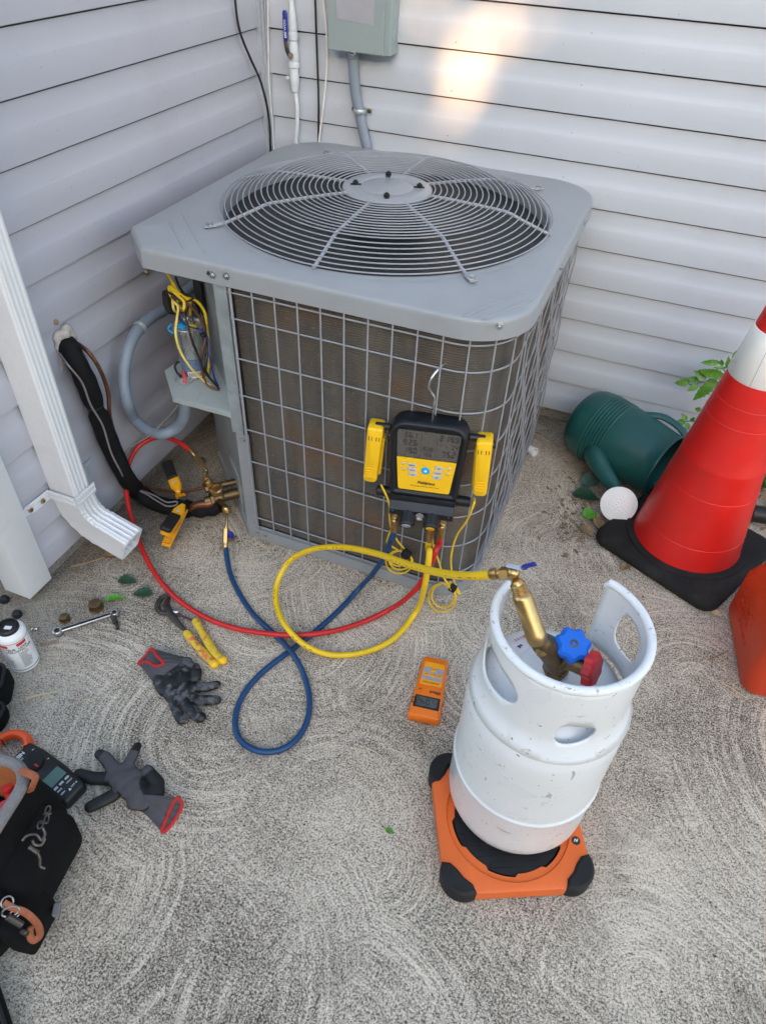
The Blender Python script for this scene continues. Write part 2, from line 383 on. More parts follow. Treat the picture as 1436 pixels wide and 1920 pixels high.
class MB:
    def __init__(s): s.v = []; s.f = []; s.mi = []
    def add(s, vs, fs, M=None, mi=0):
        o = len(s.v)
        s.v += [tuple(M @ Vector(p)) if M is not None else tuple(p) for p in vs]
        s.f += [tuple(i+o for i in f) for f in fs]; s.mi += [mi]*len(fs)
        return s
    def box(s, c, d, M=None, mi=0):
        x, y, z = c; a, b, e = d[0]/2, d[1]/2, d[2]/2
        vs = [(x+i*a, y+j*b, z+k*e) for k in (-1, 1) for j in (-1, 1) for i in (-1, 1)]
        return s.add(vs, [(0, 2, 3, 1), (4, 5, 7, 6), (0, 1, 5, 4), (2, 6, 7, 3), (0, 4, 6, 2), (1, 3, 7, 5)], M, mi)
    def rbox(s, c, d, r, seg=2, M=None, mi=0):
        bm = bmesh.new(); bmesh.ops.create_cube(bm, size=1.0)
        for v in bm.verts: v.co = Vector((v.co.x*d[0]+c[0], v.co.y*d[1]+c[1], v.co.z*d[2]+c[2]))
        bmesh.ops.bevel(bm, geom=list(bm.edges), offset=r, segments=seg, profile=.5, affect='EDGES')
        return s.bm(bm, M, mi)
    def bm(s, bm, M=None, mi=0):
        bm.verts.index_update()
        s.add([v.co.copy() for v in bm.verts], [tuple(v.index for v in f.verts) for f in bm.faces], M, mi); bm.free(); return s
    def prism(s, poly, z0, z1, M=None, mi=0):
        n = len(poly)
        vs = [(x, y, z0) for x, y in poly]+[(x, y, z1) for x, y in poly]
        fs = [tuple(reversed(range(n))), tuple(range(n, 2*n))]+[(i, (i+1) % n, n+(i+1) % n, n+i) for i in range(n)]
        return s.add(vs, fs, M, mi)
    def rprism(s, poly, z0, z1, b=.002, M=None, mi=0):
        """prism with a bevelled top edge"""
        n = len(poly); ins = inset(poly, b)
        vs = [(x, y, z0) for x, y in poly]+[(x, y, z1-b) for x, y in poly]+[(x, y, z1) for x, y in ins]
        fs = [tuple(reversed(range(n))), tuple(range(2*n, 3*n))]
        for k in (0, n): fs += [(k+i, k+(i+1) % n, k+n+(i+1) % n, k+n+i) for i in range(n)]
        return s.add(vs, fs, M, mi)
    def lathe(s, prof, n=32, M=None, mi=0, a0=0.0, a1=2*PI, sx=1.0, sy=1.0):
        full = abs(a1-a0-2*PI) < 1e-6; cols = n if full else n+1
        vs = []
        for i in range(cols):
            a = a0+(a1-a0)*i/n
            vs += [(r*math.cos(a)*sx, r*math.sin(a)*sy, z) for r, z in prof]
        m = len(prof); fs = []
        for i in range(n):
            j = (i+1) % cols
            for k in range(m-1): fs.append((i*m+k, j*m+k, j*m+k+1, i*m+k+1))
        if full:
            if prof[0][0] > 1e-5: fs.append(tuple(i*m for i in reversed(range(n))))
            if prof[-1][0] > 1e-5: fs.append(tuple(i*m+m-1 for i in range(n)))
        return s.add(vs, fs, M, mi)
    def cyl(s, p0, p1, r, r2=None, n=16, mi=0):
        L = (Vector(p1)-Vector(p0)).length
        return s.lathe([(r, 0), (r if r2 is None else r2, L)], n, frame(p0, p1), mi)
    def ccyl(s, p0, p1, r, b, n=16, mi=0):
        L = (Vector(p1)-Vector(p0)).length
        return s.lathe([(r-b, 0), (r, b), (r, L-b), (r-b, L)], n, frame(p0, p1), mi)
    def tube(s, pts, r, n=8, closed=False, mi=0, cap=True, sq=None):
        pts = [Vector(p) for p in pts]; m = len(pts)
        rs = r if isinstance(r, (list, tuple)) else [r]*m
        tang = []
        for i in range(m):
            a = pts[i-1] if (i > 0 or closed) else pts[i]; b = pts[(i+1) % m] if (i < m-1 or closed) else pts[i]
            tang.append((b-a).normalized())
        nrm = tang[0].orthogonal().normalized(); vs = []
        if sq: nrm = Vector(sq[0]); nrm = (nrm-tang[0]*nrm.dot(tang[0])).normalized()
        for i in range(m):
            if i > 0:
                q = tang[i-1].rotation_difference(tang[i]); nrm = q @ nrm
                nrm = (nrm-tang[i]*nrm.dot(tang[i])).normalized()
            bn = tang[i].cross(nrm)
            for k in range(n):
                a = 2*PI*k/n
                vs.append(pts[i]+(nrm*math.cos(a)*(sq[1] if sq else 1.0)+bn*math.sin(a)*(sq[2] if sq else 1.0))*rs[i])
        fs = []
        for i in range(m if closed else m-1):
            j = (i+1) % m
            for k in range(n): fs.append((i*n+k, i*n+(k+1) % n, j*n+(k+1) % n, j*n+k))
        if cap and not closed: fs += [tuple(reversed(range(n))), tuple(range((m-1)*n, m*n))]
        return s.add(vs, fs, None, mi)
    def sphere(s, c, r, n=12, sc=(1, 1, 1), M=None, mi=0):
        prof = [(r*math.sin(PI*k/n), -r*math.cos(PI*k/n)) for k in range(n+1)]
        prof[0] = (0, -r); prof[-1] = (0, r)
        MM = Matrix.Translation(Vector(c)) @ Matrix.Diagonal((*sc, 1))
        return s.lathe(prof, n+4, M @ MM if M is not None else MM, mi)
    def mesh(s, name, mats, sharp=35, inv=None):
        me = bpy.data.meshes.new(name)
        vs = [tuple(inv @ Vector(p)) for p in s.v] if inv is not None else s.v
        me.from_pydata(vs, [], s.f)
        me.polygons.foreach_set('material_index', s.mi)
        bm = bmesh.new(); bm.from_mesh(me)
        bmesh.ops.remove_doubles(bm, verts=bm.verts, dist=1e-6)
        bmesh.ops.recalc_face_normals(bm, faces=bm.faces)
        bm.to_mesh(me); bm.free()
        for m_ in (mats if isinstance(mats, (list, tuple)) else [mats]): me.materials.append(MATS[m_])
        me.polygons.foreach_set('use_smooth', [True]*len(me.polygons))
        me.set_sharp_from_angle(angle=rad(sharp))
        me.update(); return me
    def build(s, name, mats, parent=None, world=False, sharp=35, M=None):
        inv = None
        if world and parent is not None:
            p = parent
            while p.parent is not None: p = p.parent
            inv = ROOTM[p.name].inverted() if p.name in ROOTM else None
        return link(name, s.mesh(name, mats, sharp, inv), parent, M)
def link(name, me, parent=None, M=None):
    o = bpy.data.objects.new(name, me); COL.objects.link(o)
    if parent is not None: o.parent = parent
    if M is not None: o.matrix_local = M
    return o
def solo(name, label, cat, mb, mats, loc=(0, 0, 0), rz=0, group=None, rot=None, world=False, sharp=35):
    """a thing that is one mesh; world: the shape is given in yard coordinates and its origin moves to loc"""
    inv = Matrix.Translation(-Vector(loc)) if world else None
    o = link(name, mb.mesh(name, mats, sharp, inv))
    o.location = loc; o.rotation_euler = rot if rot else (0, 0, rz)
    return tag(o, label, cat, group)

def inset(poly, b):
    n = len(poly); out = []
    area = sum(poly[i][0]*poly[(i+1) % n][1]-poly[(i+1) % n][0]*poly[i][1] for i in range(n))
    sg = 1 if area > 0 else -1
    for i in range(n):
        p0, p1, p2 = Vector(poly[i-1]), Vector(poly[i]), Vector(poly[(i+1) % n])
        d1 = (p1-p0).normalized(); d2 = (p2-p1).normalized()
        n1 = Vector((-d1.y, d1.x))*sg; n2 = Vector((-d2.y, d2.x))*sg
        nn = (n1+n2); L = nn.length
        nn = nn/L if L > 1e-6 else n1
        k = b/max(.35, nn.dot(n1)); out.append((p1.x+nn.x*k, p1.y+nn.y*k))
    return out
def rpoly(pts, radii, seg=6):
    """polygon with rounded corners"""
    n = len(pts); out = []
    for i in range(n):
        p0, p1, p2 = Vector(pts[i-1]), Vector(pts[i]), Vector(pts[(i+1) % n])
        r = radii[i] if isinstance(radii, (list, tuple)) else radii
        if r < 1e-5: out.append(tuple(p1)); continue
        a = (p0-p1).normalized(); b = (p2-p1).normalized()
        half = math.acos(max(-1, min(1, a.dot(b))))/2
        d = r/math.tan(half); c = p1+(a+b).normalized()*(r/math.sin(half))
        s0 = p1+a*d; s1 = p1+b*d
        a0 = math.atan2(s0.y-c.y, s0.x-c.x); a1 = math.atan2(s1.y-c.y, s1.x-c.x)
        da = (a1-a0+PI) % (2*PI)-PI
        for k in range(seg+1):
            t_ = a0+da*k/seg; out.append((c.x+r*math.cos(t_), c.y+r*math.sin(t_)))
    return out
def circle(r, n=24, cx=0, cy=0): return [(cx+r*math.cos(2*PI*k/n), cy+r*math.sin(2*PI*k/n)) for k in range(n)]
def star(r1, r2, lobes, per=6):
    n = lobes*per; out = []
    for k in range(n):
        a = 2*PI*k/n; r = (r1+r2)/2+(r1-r2)/2*math.cos(lobes*a); out.append((r*math.cos(a), r*math.sin(a)))
    return out

TXT = {}
def text_mesh(s, size, mat, bold=0.0, depth=0.0, shear=0.0):
    key = (s, size, mat, bold, depth, shear)
    if key in TXT: return TXT[key]
    cu = bpy.data.curves.new('text', 'FONT'); cu.body = s; cu.size = size
    cu.align_x = 'CENTER'; cu.align_y = 'CENTER'; cu.offset = bold*size; cu.extrude = depth; cu.shear = shear
    cu.resolution_u = 3
    o = bpy.data.objects.new('text', cu); COL.objects.link(o)
    dg = bpy.context.evaluated_depsgraph_get()
    me = bpy.data.meshes.new_from_object(o.evaluated_get(dg))
    bpy.data.objects.remove(o); bpy.data.curves.remove(cu)
    me.materials.clear(); me.materials.append(MATS[mat]); me.name = 'lettering'
    TXT[key] = me; return me
def lettering(s, size, mat, parent, M, bold=.0, depth=0.0, shear=0.0, name='lettering'):
    return link(name, text_mesh(s, size, mat, bold, depth, shear), parent, M)
SEG = {'0': 'abcdef', '1': 'bc', '2': 'abged', '3': 'abgcd', '4': 'fgbc', '5': 'afgcd', '6': 'afgedc', '7': 'abc', '8': 'abcdefg', '9': 'abfgcd', '-': 'g'}
def digits(mb, s, x, y, h, M, wd=.55, t_=.11, z=0.0):
    """seven segment figures, left end at x, base at y"""
    w = h*wd; k = h*t_
    for ch in s:
        if ch == '.': mb.box((x-h*.06, y+k/2, z), (k, k, .0002), M); continue
        if ch != ' ':
            for sg in SEG[ch]:
                if sg in 'agd':
                    yy = {'a': h-k/2, 'g': h/2, 'd': k/2}[sg]; mb.box((x+w/2, y+yy, z), (w-1.4*k, k, .0002), M)
                else:
                    xx = {'f': k/2, 'e': k/2, 'b': w-k/2, 'c': w-k/2}[sg]; yy = h*.75 if sg in 'fb' else h*.25
                    mb.box((x+xx, y+yy, z), (k, h/2-1.4*k, .0002), M)
        x += w+h*.2
def blob(parts, voxel, name, mats, squash=None, smooth=6):
    """one continuous skin round a set of overlapping balls: parts = [(centre, radius, (sx, sy, sz))]"""
    mb = MB()
    for c, r, sc in parts: mb.sphere(c, r, 10, sc)
    me = bpy.data.meshes.new(name); me.from_pydata(mb.v, [], mb.f)
    bm = bmesh.new(); bm.from_mesh(me); bmesh.ops.remove_doubles(bm, verts=bm.verts, dist=1e-6); bmesh.ops.recalc_face_normals(bm, faces=bm.faces); bm.to_mesh(me); bm.free()
    o = bpy.data.objects.new(name, me); COL.objects.link(o)
    md = o.modifiers.new('r', 'REMESH'); md.mode = 'VOXEL'; md.voxel_size = voxel; md.use_smooth_shade = True
    ms = o.modifiers.new('s', 'SMOOTH'); ms.factor = .5; ms.iterations = smooth
    dg = bpy.context.evaluated_depsgraph_get()
    out = bpy.data.meshes.new_from_object(o.evaluated_get(dg)); out.name = name
    bpy.data.objects.remove(o); bpy.data.meshes.remove(me)
    out.materials.clear()
    for m_ in (mats if isinstance(mats, (list, tuple)) else [mats]): out.materials.append(MATS[m_])
    out.polygons.foreach_set('use_smooth', [True]*len(out.polygons))
    return out
def chain(pts, radii, step=.004, sc=(1, 1, 1)):
    out = []
    for i in range(len(pts)-1):
        a, b = Vector(pts[i]), Vector(pts[i+1]); L = (b-a).length; k = max(1, int(L/step))
        for j in range(k+1):
            f = j/k; out.append((a.lerp(b, f), radii[i]*(1-f)+radii[i+1]*f, sc))
    return out
def hexhead(mb, M, r=.006, h=.004):
    mb.lathe([(r*1.45, 0), (r*1.45, .0008), (r*1.2, .0014)], 16, M)
    mb.prism(circle(r, 6), .0012, h, M); mb.lathe([(r*.5, h), (r*.35, h+.0006)], 10, M)
# ================================================================== THE SETTING
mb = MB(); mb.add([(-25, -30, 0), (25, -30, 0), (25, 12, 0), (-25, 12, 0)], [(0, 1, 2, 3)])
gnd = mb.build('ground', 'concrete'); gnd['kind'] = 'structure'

SZ, SD = .05, .1143                     # bottom of the siding and height of one course
PROFILE = [(.0105, .0040), (.0150, .0004), (.0165, .0), (.0180, .0008), (.0184, .005), (.0180, .034), (.0172, .057), (.0158, .062), (.0135, .069), (.0118, .079), (.0108, .090), (.0102, .100), (.0100, .1101)]
def board_mesh(L, mat, along):
    mb = MB(); nseg = max(4, int(L/.12)); m = len(PROFILE); vs = []; r_ = random.Random(int(L*100))
    for i in range(nseg+1):
        s_ = L*i/nseg; w = (r_.random()-.5)*.0012
        for d, z in PROFILE:
            dd = d+(w if d > .003 else 0)
            vs.append((s_, -dd, z) if along == 'x' else (dd, -s_, z))
    fs = [(i*m+k, i*m+k+1, (i+1)*m+k+1, (i+1)*m+k) for i in range(nseg) for k in range(m-1)]
    mb.add(vs, fs)
    return mb.mesh('siding_board', mat, 50)
NB = 23
def wall(label, L, mat, along, loc, rz=0.0):
    t_ = thing('siding_wall', label, 'wall', loc, (0, 0, rz))
    me = board_mesh(L, mat, along)
    for i in range(NB):
        o = link('siding_board', me, t_); o.location = (0, 0, SZ+i*SD)
    b = MB(); H = SZ+NB*SD
    if along == 'x': b.box((L/2, .06, (H+SZ)/2+.01), (L, .118, H-SZ-.02))
    else: b.box((-.06, -L/2, (H+SZ)/2+.01), (.118, L, H-SZ-.02))
    b.build('sheathing', 'sheathing', t_)
    f = MB()
    if along == 'x': f.box((L/2, .055, .035), (L, .10, .13))
    else: f.box((-.055, -L/2, .035), (.10, L, .13))
    f.build('foundation', 'foundation', t_)
    return t_
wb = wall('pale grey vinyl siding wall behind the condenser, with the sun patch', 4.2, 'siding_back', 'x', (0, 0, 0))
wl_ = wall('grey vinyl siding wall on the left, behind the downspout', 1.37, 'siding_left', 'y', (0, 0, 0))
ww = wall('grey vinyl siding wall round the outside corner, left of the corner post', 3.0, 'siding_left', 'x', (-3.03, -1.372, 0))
# inside corner channel, part of the back wall
c = MB(); c.box((.026, -.011, 1.37), (.016, .022, 2.62)); c.box((.011, -.028, 1.37), (.022, .016, 2.62)); c.box((.027, -.027, 1.37), (.012, .012, 2.62)); c.box((.036, -.013, 1.37), (.003, .026, 2.62)); c.box((.013, -.038, 1.37), (.026, .003, 2.62))
c.build('corner_channel', 'trim_grey', wb)
# old screw stubs and a plate on the left wall
for (px, py), r_ in (((273, 510), .007), ((104, 603), .007)):
    p = WX(px, py, .018); n_ = MB(); n_.lathe([(0, 0), (r_, .001), (r_*.8, .005), (r_*.3, .009), (0, .010)], 9, Matrix.Translation(p) @ RY(PI/2) @ RX(.3))
    n_.build('wasp_mud', 'twig', wl_, world=True)
p = WX(168, 878, .016); v_ = MB(); v_.rbox((0, 0, 0), (.005, .034, .052), .002, 1, Matrix.Translation(p)); v_.rbox((.003, 0, 0), (.005, .020, .034), .0015, 1, Matrix.Translation(p))
v_.build('wall_plate', 'trim_grey', wl_, world=True)

# outside corner post
t_ = thing('corner_post', 'pale grey square corner post at the left edge, beside the downspout', 'post', (-.008, -1.372, 0))
b = MB(); b.rbox((0, 0, 1.33), (.082, .080, 2.6), .003, 2); b.build('post_cover', 'white_vinyl', t_)
b = MB(); b.box((-.004, .001, .045), (.06, .06, .05)); b.build('post_core', 'sheathing', t_)

# downspout
t_ = thing('downspout', 'white ribbed metal downspout with a flared elbow on the left wall', 'downspout', (.055, -1.205, 0))
def spout_section(w, d, ribs=True):
    # w along y, d along x ; ribs on the +x and -y faces
    pts = []
    x1, y1 = d/2, w/2
    def face(a, b, n, amp):
        out = []
        for i in range(n):
            f0 = (i+.18)/n; f1 = (i+.42)/n; f2 = (i+.58)/n; f3 = (i+.82)/n
            out += [(f0, 0), (f1, amp), (f2, amp), (f3, 0)]
        return out
    A = [(-x1, -y1), (x1, -y1), (x1, y1), (-x1, y1)]; nn = [(0, -1), (1, 0), (0, 1), (-1, 0)]; cnt = [1, 4, 1, 4]; am = [-.0012, .0030, -.001, .002]
    for e in range(4):
        a, b = Vector(A[e]), Vector(A[(e+1) % 4]); n_ = Vector(nn[e]); d_ = (b-a)
        r_ = .004
        pts.append(tuple(a+d_.normalized()*r_))
        for f, h_ in face(a, b, cnt[e], am[e]):
            q = a+d_*(.08+.84*f)+n_*h_; pts.append(tuple(q))
        pts.append(tuple(b-d_.normalized()*r_))
    return pts
sec = spout_section(.056, .082)
b = MB(); n = len(sec)
zs = [.235+2.3*i/14 for i in range(15)]
vs = [(x*(1+.0), y, z) for z in zs for x, y in sec]
b.add(vs, [(i*n+k, i*n+(k+1) % n, (i+1)*n+(k+1) % n, (i+1)*n+k) for i in range(14) for k in range(n)])
b.build('pipe', 'white_vinyl', t_, sharp=25)
# elbow: section swept along an arc towards +x, with pleats
b = MB(); secE = spout_section(.062, .090); n = len(secE); vs = []; path = []
steps = 26
for i in range(steps+1):
    f = i/steps
    if f < .25: cx, cz, a = 0.0, .245-f/.25*.045, 0.0
    elif f < .75:
        g = (f-.25)/.5; a = g*rad(66); R_ = .092; cx = R_*(1-math.cos(a)); cz = .200-R_*math.sin(a)
    else:
        a = rad(66); g = (f-.75)/.25; R_ = .092
        cx = R_*(1-math.cos(a))+g*.084*math.sin(a); cz = .200-R_*math.sin(a)-g*.084*math.cos(a)
    flare = 1+.12*max(0, f-.55)/.45
    pl = 1.0+(.035 if (i % 3 == 1 and .2 < f < .8) else 0)
    # the elbow swings a little towards the camera side as it goes out
    for x, y in secE:
        lx, lz = x*math.cos(a), x*math.sin(a)
        vs.append((cx+lx*pl*(1-.10*f), y*flare*pl+(.022*f), cz+lz*pl*(1-.10*f)))
b.add(vs, [(i*n+k, i*n+(k+1) % n, (i+1)*n+(k+1) % n, (i+1)*n+k) for i in range(steps) for k in range(n)])
o = b.build('elbow', 'white_vinyl', t_, sharp=25)
sm = o.modifiers.new('thick', 'SOLIDIFY'); sm.thickness = .0012
# strap with two rusty screws
b = MB()
b.box((.0475, 0, .246), (.0018, .070, .030)); b.box((.006, -.0365, .246), (.084, .0018, .030))
for k in (-.008, .008): b.box((.0495, 0, .246+k), (.002, .066, .005)); b.box((.006, -.0385, .246+k), (.080, .002, .005))
b.add([(-.036, -.0375, .231), (-.036, -.0375, .261), (-.0415, -.106, .259), (-.0415, -.106, .225), (-.0415, -.121, .232), (-.0415, -.121, .252)], [(0, 1, 2, 3), (3, 2, 5, 4)])
for k in (-.006, .006): b.box((-.0385, -.073, .245+k), (.003, .062, .004), T(0, 0, 0))
st_ = b.build('strap', 'white_vinyl', t_)
for y_, x_ in ((-.098, -.0375), (-.060, -.034)):
    s_ = MB(); s_.lathe([(.0075, 0), (.0072, .0008), (.0028, .001), (.0026, .0032), (0, .004)], 14, T(x_, y_, .243) @ RY(PI/2)); s_.build('rusty_screw', 'twig', st_)
    s_ = MB(); s_.lathe([(.0030, .003), (.0026, .0050), (0, .0054)], 10, T(x_, y_, .243) @ RY(PI/2)); s_.build('screw_head', 'dark_steel', st_)

# ------------------------------------------------ unseen leafy screen added behind the camera to shade the corner and shape the sun patch
t_ = thing('shade_screen', 'unseen leafy screen added behind the viewer to shade the corner', 'shade_screen', (3.5, -13.4, 0))
ctr = Vector((.63, 0, 1.03)); k_ = (13.4)/-SUN.y; gap0 = ctr+SUN*k_            # where the beam to the patch passes
gaps = [(gap0+Vector(q), r_) for q, r_ in (((.00, 0, -.01), .052), ((-.015, 0, -.09), .034), ((.02, 0, .07), .038), ((.09, 0, .10), .036), ((.17, 0, .12), .026), ((.12, 0, .22), .020), ((-.11, 0, .12), .028), ((-.14, 0, .21), .022), ((-.05, 0, -.17), .026), ((-.06, 0, -.24), .018), ((.09, 0, -.02), .016), ((-.12, 0, .01), .020), ((.66, 0, -.33), .016))]
def in_gap(x, z, pad=0.0):
    return any(((x-g.x)**2+(z-g.z)**2) < (r_+pad)**2 for g, r_ in gaps)
core = MB(); cs = .10
hr = random.Random(3)
x0, x1 = gap0.x-15.0, gap0.x+13.0; HH = 6.4
# opaque core of the screen: coarse blocks away from the gap, fine ones round it
fine_x0, fine_x1, fine_z0, fine_z1 = gap0.x-.8, gap0.x+1.0, gap0.z-.7, gap0.z+.7
for (a, b_, c_, d_) in ((x0, fine_x0, 0, HH), (fine_x1, x1, 0, HH), (fine_x0, fine_x1, 0, fine_z0), (fine_x0, fine_x1, fine_z1, HH)):
    core.box(((a+b_)/2, -13.4, (c_+d_)/2), (b_-a, .6, d_-c_))
nx = 90; dx = (fine_x1-fine_x0)/nx; dz = (fine_z1-fine_z0)/70
for i in range(nx):
    for j in range(70):
        x = fine_x0+(i+.5)*dx; z = fine_z0+(j+.5)*dz
        if not in_gap(x, z, (hr.random()-.5)*.02): core.box((x, -13.4, z), (dx*1.02, .06, dz*1.02))
core.build('screen_core', 'bark_dark', t_, world=True)
lv = MB()
for i in range(9000):
    x = x0+hr.random()*(x1-x0); z = hr.random()*(HH+.3); y = -13.4+(hr.random()-.5)*1.1
    tt = (-13.4-y)/SUN.y
    if in_gap(x+SUN.x*tt, z+SUN.z*tt, .10): continue
    s_ = .08+hr.random()*.10
    Mx = T(x, y, z) @ RZ(hr.random()*6.28) @ RX(hr.random()*2-1)
    lv.add([(-s_, 0, -s_*.5), (0, .02, -s_*.9), (s_, 0, 0), (0, .02, s_)], [(0, 1, 2, 3)], Mx)
cr = lv.build('screen_leaves', 'screen_leaf', t_, world=True); cr['kind'] = 'stuff'
# ================================================================== THE CONDENSER
XL, XR, YF, YB = .15, 1.05, -.957, -.095
ac = thing('air_conditioner', 'large grey outdoor condenser unit with a round fan guard, standing in the wall corner', 'air conditioner', (.61, -.50, 0))
W = dict(parent=ac, world=True)
bodyp = rpoly([(.405, YF), (XR, YF), (XR, YB), (XL, YB), (XL, -.702)], [.004, .115, .10, .08, .004], 10)
path_all = rpoly([(.433, YF), (XR, YF), (XR, YB), (XL, YB), (XL, -.70)], [.0, .115, .10, .08, 0], 12)
def offs(poly, d):   # open path offset outwards (path runs counter clockwise: outside on the right)
    out = []
    for i, p in enumerate(poly):
        a = Vector(poly[max(0, i-1)]); b = Vector(poly[min(len(poly)-1, i+1)]); tt = (b-a).normalized(); out.append((p[0]+tt.y*d, p[1]-tt.x*d))
    return out
# base pan
b = MB(); rim = bodyp
b.prism(inset(bodyp, -.004), .004, .040)
bp = b.build('base_pan', 'unit_paint', **W)
b = MB(); b.prism(inset(bodyp, .012), .040, .046); b.build('pan_floor', 'unit_paint_dark', bp, True)
for p, q in (((.436, YF-.0045, .024), RX(PI/2)), ((.458, YF-.0045, .026), RX(PI/2))):
    b = MB(); hexhead(b, Matrix.Translation(p) @ q, .0045); b.build('screw', 'steel', bp, True)
# finned coil: fine horizontal fins, real grooves
cp = offs(path_all, -.012); b = MB(); nf = 124; z0, z1 = .046, .758; vs = []; pit = (z1-z0)/nf; nz = nf*4
for j in range(nz):
    z = z0+pit*(j//4)+(0, .42, .50, .92)[j % 4]*pit; dd = (.0, .0, .0075, .0075)[j % 4]
    pp = offs(cp, -dd)
    vs += [(x, y, z) for x, y in pp]
n = len(cp)
b.add(vs, [(j*n+i, j*n+i+1, (j+1)*n+i+1, (j+1)*n+i) for j in range(nz-1) for i in range(n-1)])
b.build('coil', 'coil', sharp=180, **W)
# end cheek of the coil: dark strip with slots left of the fins
b = MB(); b.box((.424, YF+.010, .40), (.020, .006, .72)); ck = b.build('coil_cheek', 'black_rubber', **W)
b = MB()
for k in range(15): b.box((.414, YF+.0035, .10+k*.045), (.006, .004, .026))
b.build('cheek_slots', 'galvanised', ck, True)
# inner sheet so that no daylight comes through the coil
ip = offs(path_all, -.032); b = MB(); n = len(ip)
b.add([(x, y, z) for z in (.046, .76) for x, y in ip], [(i, i+1, n+i+1, n+i) for i in range(n-1)]); b.build('inner_sheet', 'black_gap', **W)
# wire guard
def guard(path, z, r_, nm='guard_wire'):
    m = MB(); m.tube([(x, y, z) for x, y in path], r_, 6); return m.build(nm, 'wire_paint', **W)
wp = offs(path_all, .003)
wj = random.Random(5)
# densify, so that the long side runs can sag a little
def dens(p, step=.03):
    out = []
    for a, c_ in zip(p, p[1:]):
        a, c_ = Vector(a), Vector(c_); k = max(1, int((c_-a).length/step)); out += [tuple(a.lerp(c_, i/k)) for i in range(k)]
    return out+[p[-1]]
wd = dens(wp)
cut = [p for p in wd if not (p[1] > YB-.001 and p[0] < .55)]
kk = next(i for i, p in enumerate(wd) if p[1] > -.12 and p[0] < .9)
wd = wd[:kk+1]
wd[0] = (wd[0][0]-.012, wd[0][1])
for z in (.750, .689, .589, .488, .388, .287, .187, .086, .052):
    m = MB(); ph = wj.random()*6; amp = 0.0 if z > .74 else .0035
    m.tube([(x, y, z+(amp*math.sin((y+.9)*26+ph) if (x > 1.03 and y > -.82) else 0)) for x, y in wd], .0019, 6); m.build('guard_wire', 'wire_paint', **W)
# verticals, evenly spaced along the path
L = [0.0]
vp = offs(path_all, .0070)
vp = dens(vp, .01)
for a, c_ in zip(vp, vp[1:]): L.append(L[-1]+(Vector(c_)-Vector(a)).length)
s_ = .004
first = True; wire_me = {}
while s_ < 1.46:
    i = next(k for k in range(len(L)) if L[k] >= s_); f = (s_-L[i-1])/max(1e-6, L[i]-L[i-1]) if i else 0
    p = Vector(vp[i-1]).lerp(Vector(vp[i]), f) if i else Vector(vp[0])
    m = MB(); r_ = .0032 if first else .0019
    x_, y_ = p.x, p.y; pts = []
    for k in range(13):
        z = .048+(.764-.048)*k/12
        bow = .0035*math.sin(k*1.7+s_*40) if (x_ > 1.03 and y_ > -.82) else 0
        pts.append((x_+bow, y_, z))
    m.tube(pts, r_, 6); m.build('guard_wire', 'wire_paint', **W)
    s_ += .0536; first = False
# corner strips left of the guard
b = MB(); b.box((.4215, YF-.0015, .205), (.036, .003, .330)); b.box((.404, YF+.010, .205), (.003, .024, .330))
b.build('corner_strip', 'unit_paint', **W)
b = MB(); hexhead(b, T(.421, YF-.003, .352) @ RX(PI/2), .005); b.build('strip_screw', 'steel', **W)
b = MB(); b.box((.412, YF-.003, .570), (.034, .003, .400)); b.box((.3955, YF+.030, .570), (.003, .066, .400)); b.box((.4275, YF-.0065, .570), (.003, .004, .400))
b.build('corner_flange', 'galvanised', **W)
# diagonal service panel, from the front flange back to the left side
d0, d1 = Vector((.402, YF+.004)), Vector((XL, -.702))
dm = (d0+d1)/2; dl = (d1-d0).length; ang = math.atan2(d1.y-d0.y, d1.x-d0.x)
DM = T(dm.x, dm.y, 0) @ RZ(ang)                          # local x along the panel, +y outwards? checked below
b = MB(); b.box((0, -.004, .215), (dl, .004, .340), DM); b.box((0, -.004, .585), (dl, .004, .39), DM @ T(0, -.006, 0))
sp_ = b.build('service_panel', 'galvanised', **W)
b = MB(); b.box((.105, .0005, .66), (.11, .003, .20), DM @ T(0, .001, 0)); b.build('wire_opening', 'black_gap', sp_, True)
# left and rear sheet
b = MB(); b.box((XL+.002, (-.702+YB)/2, .40), (.004, -.02+abs(-.702-YB), .72)); b.build('left_sheet', 'unit_paint', **W)
# shelf of the control box
shp = [(.398, YF-.006), (.398, -.86), (.24, -.74), (.146, -.80), (.142, -.868), (.232, YF-.008)]
b = MB(); b.prism(shp, .427, .430)
lip = [(.142, -.868), (.232, YF-.008), (.398, YF-.006)]
for a, c_ in zip(lip, lip[1:]):
    a, c_ = Vector(a), Vector(c_); mm = (a+c_)/2; an = math.atan2(c_.y-a.y, c_.x-a.x)
    b.box((0, 0, .422), ((c_-a).length+.001, .003, .014), T(mm.x, mm.y, 0) @ RZ(an))
a, c_ = Vector((.146, -.80)), Vector((.142, -.868)); b.box((.144, -.834, .422), (.003, .066, .014))
sh = b.build('control_shelf', 'shelf_paint', **W)
p = G(346, 712, .432); b = MB(); b.lathe([(.024, 0), (.024, .004), (.018, .005), (.018, .012), (.013, .013), (.013, .003)], 20, Matrix.Translation(p)); b.build('conduit_locknut', 'galvanised', sh, True)
# rolled edge of the control box opening: dark hole behind the wires
b = MB(); b.box((.20, -.745, .70), (.10, .004, .11), T(0, 0, 0)); b.build('box_back', 'black_gap', **W)

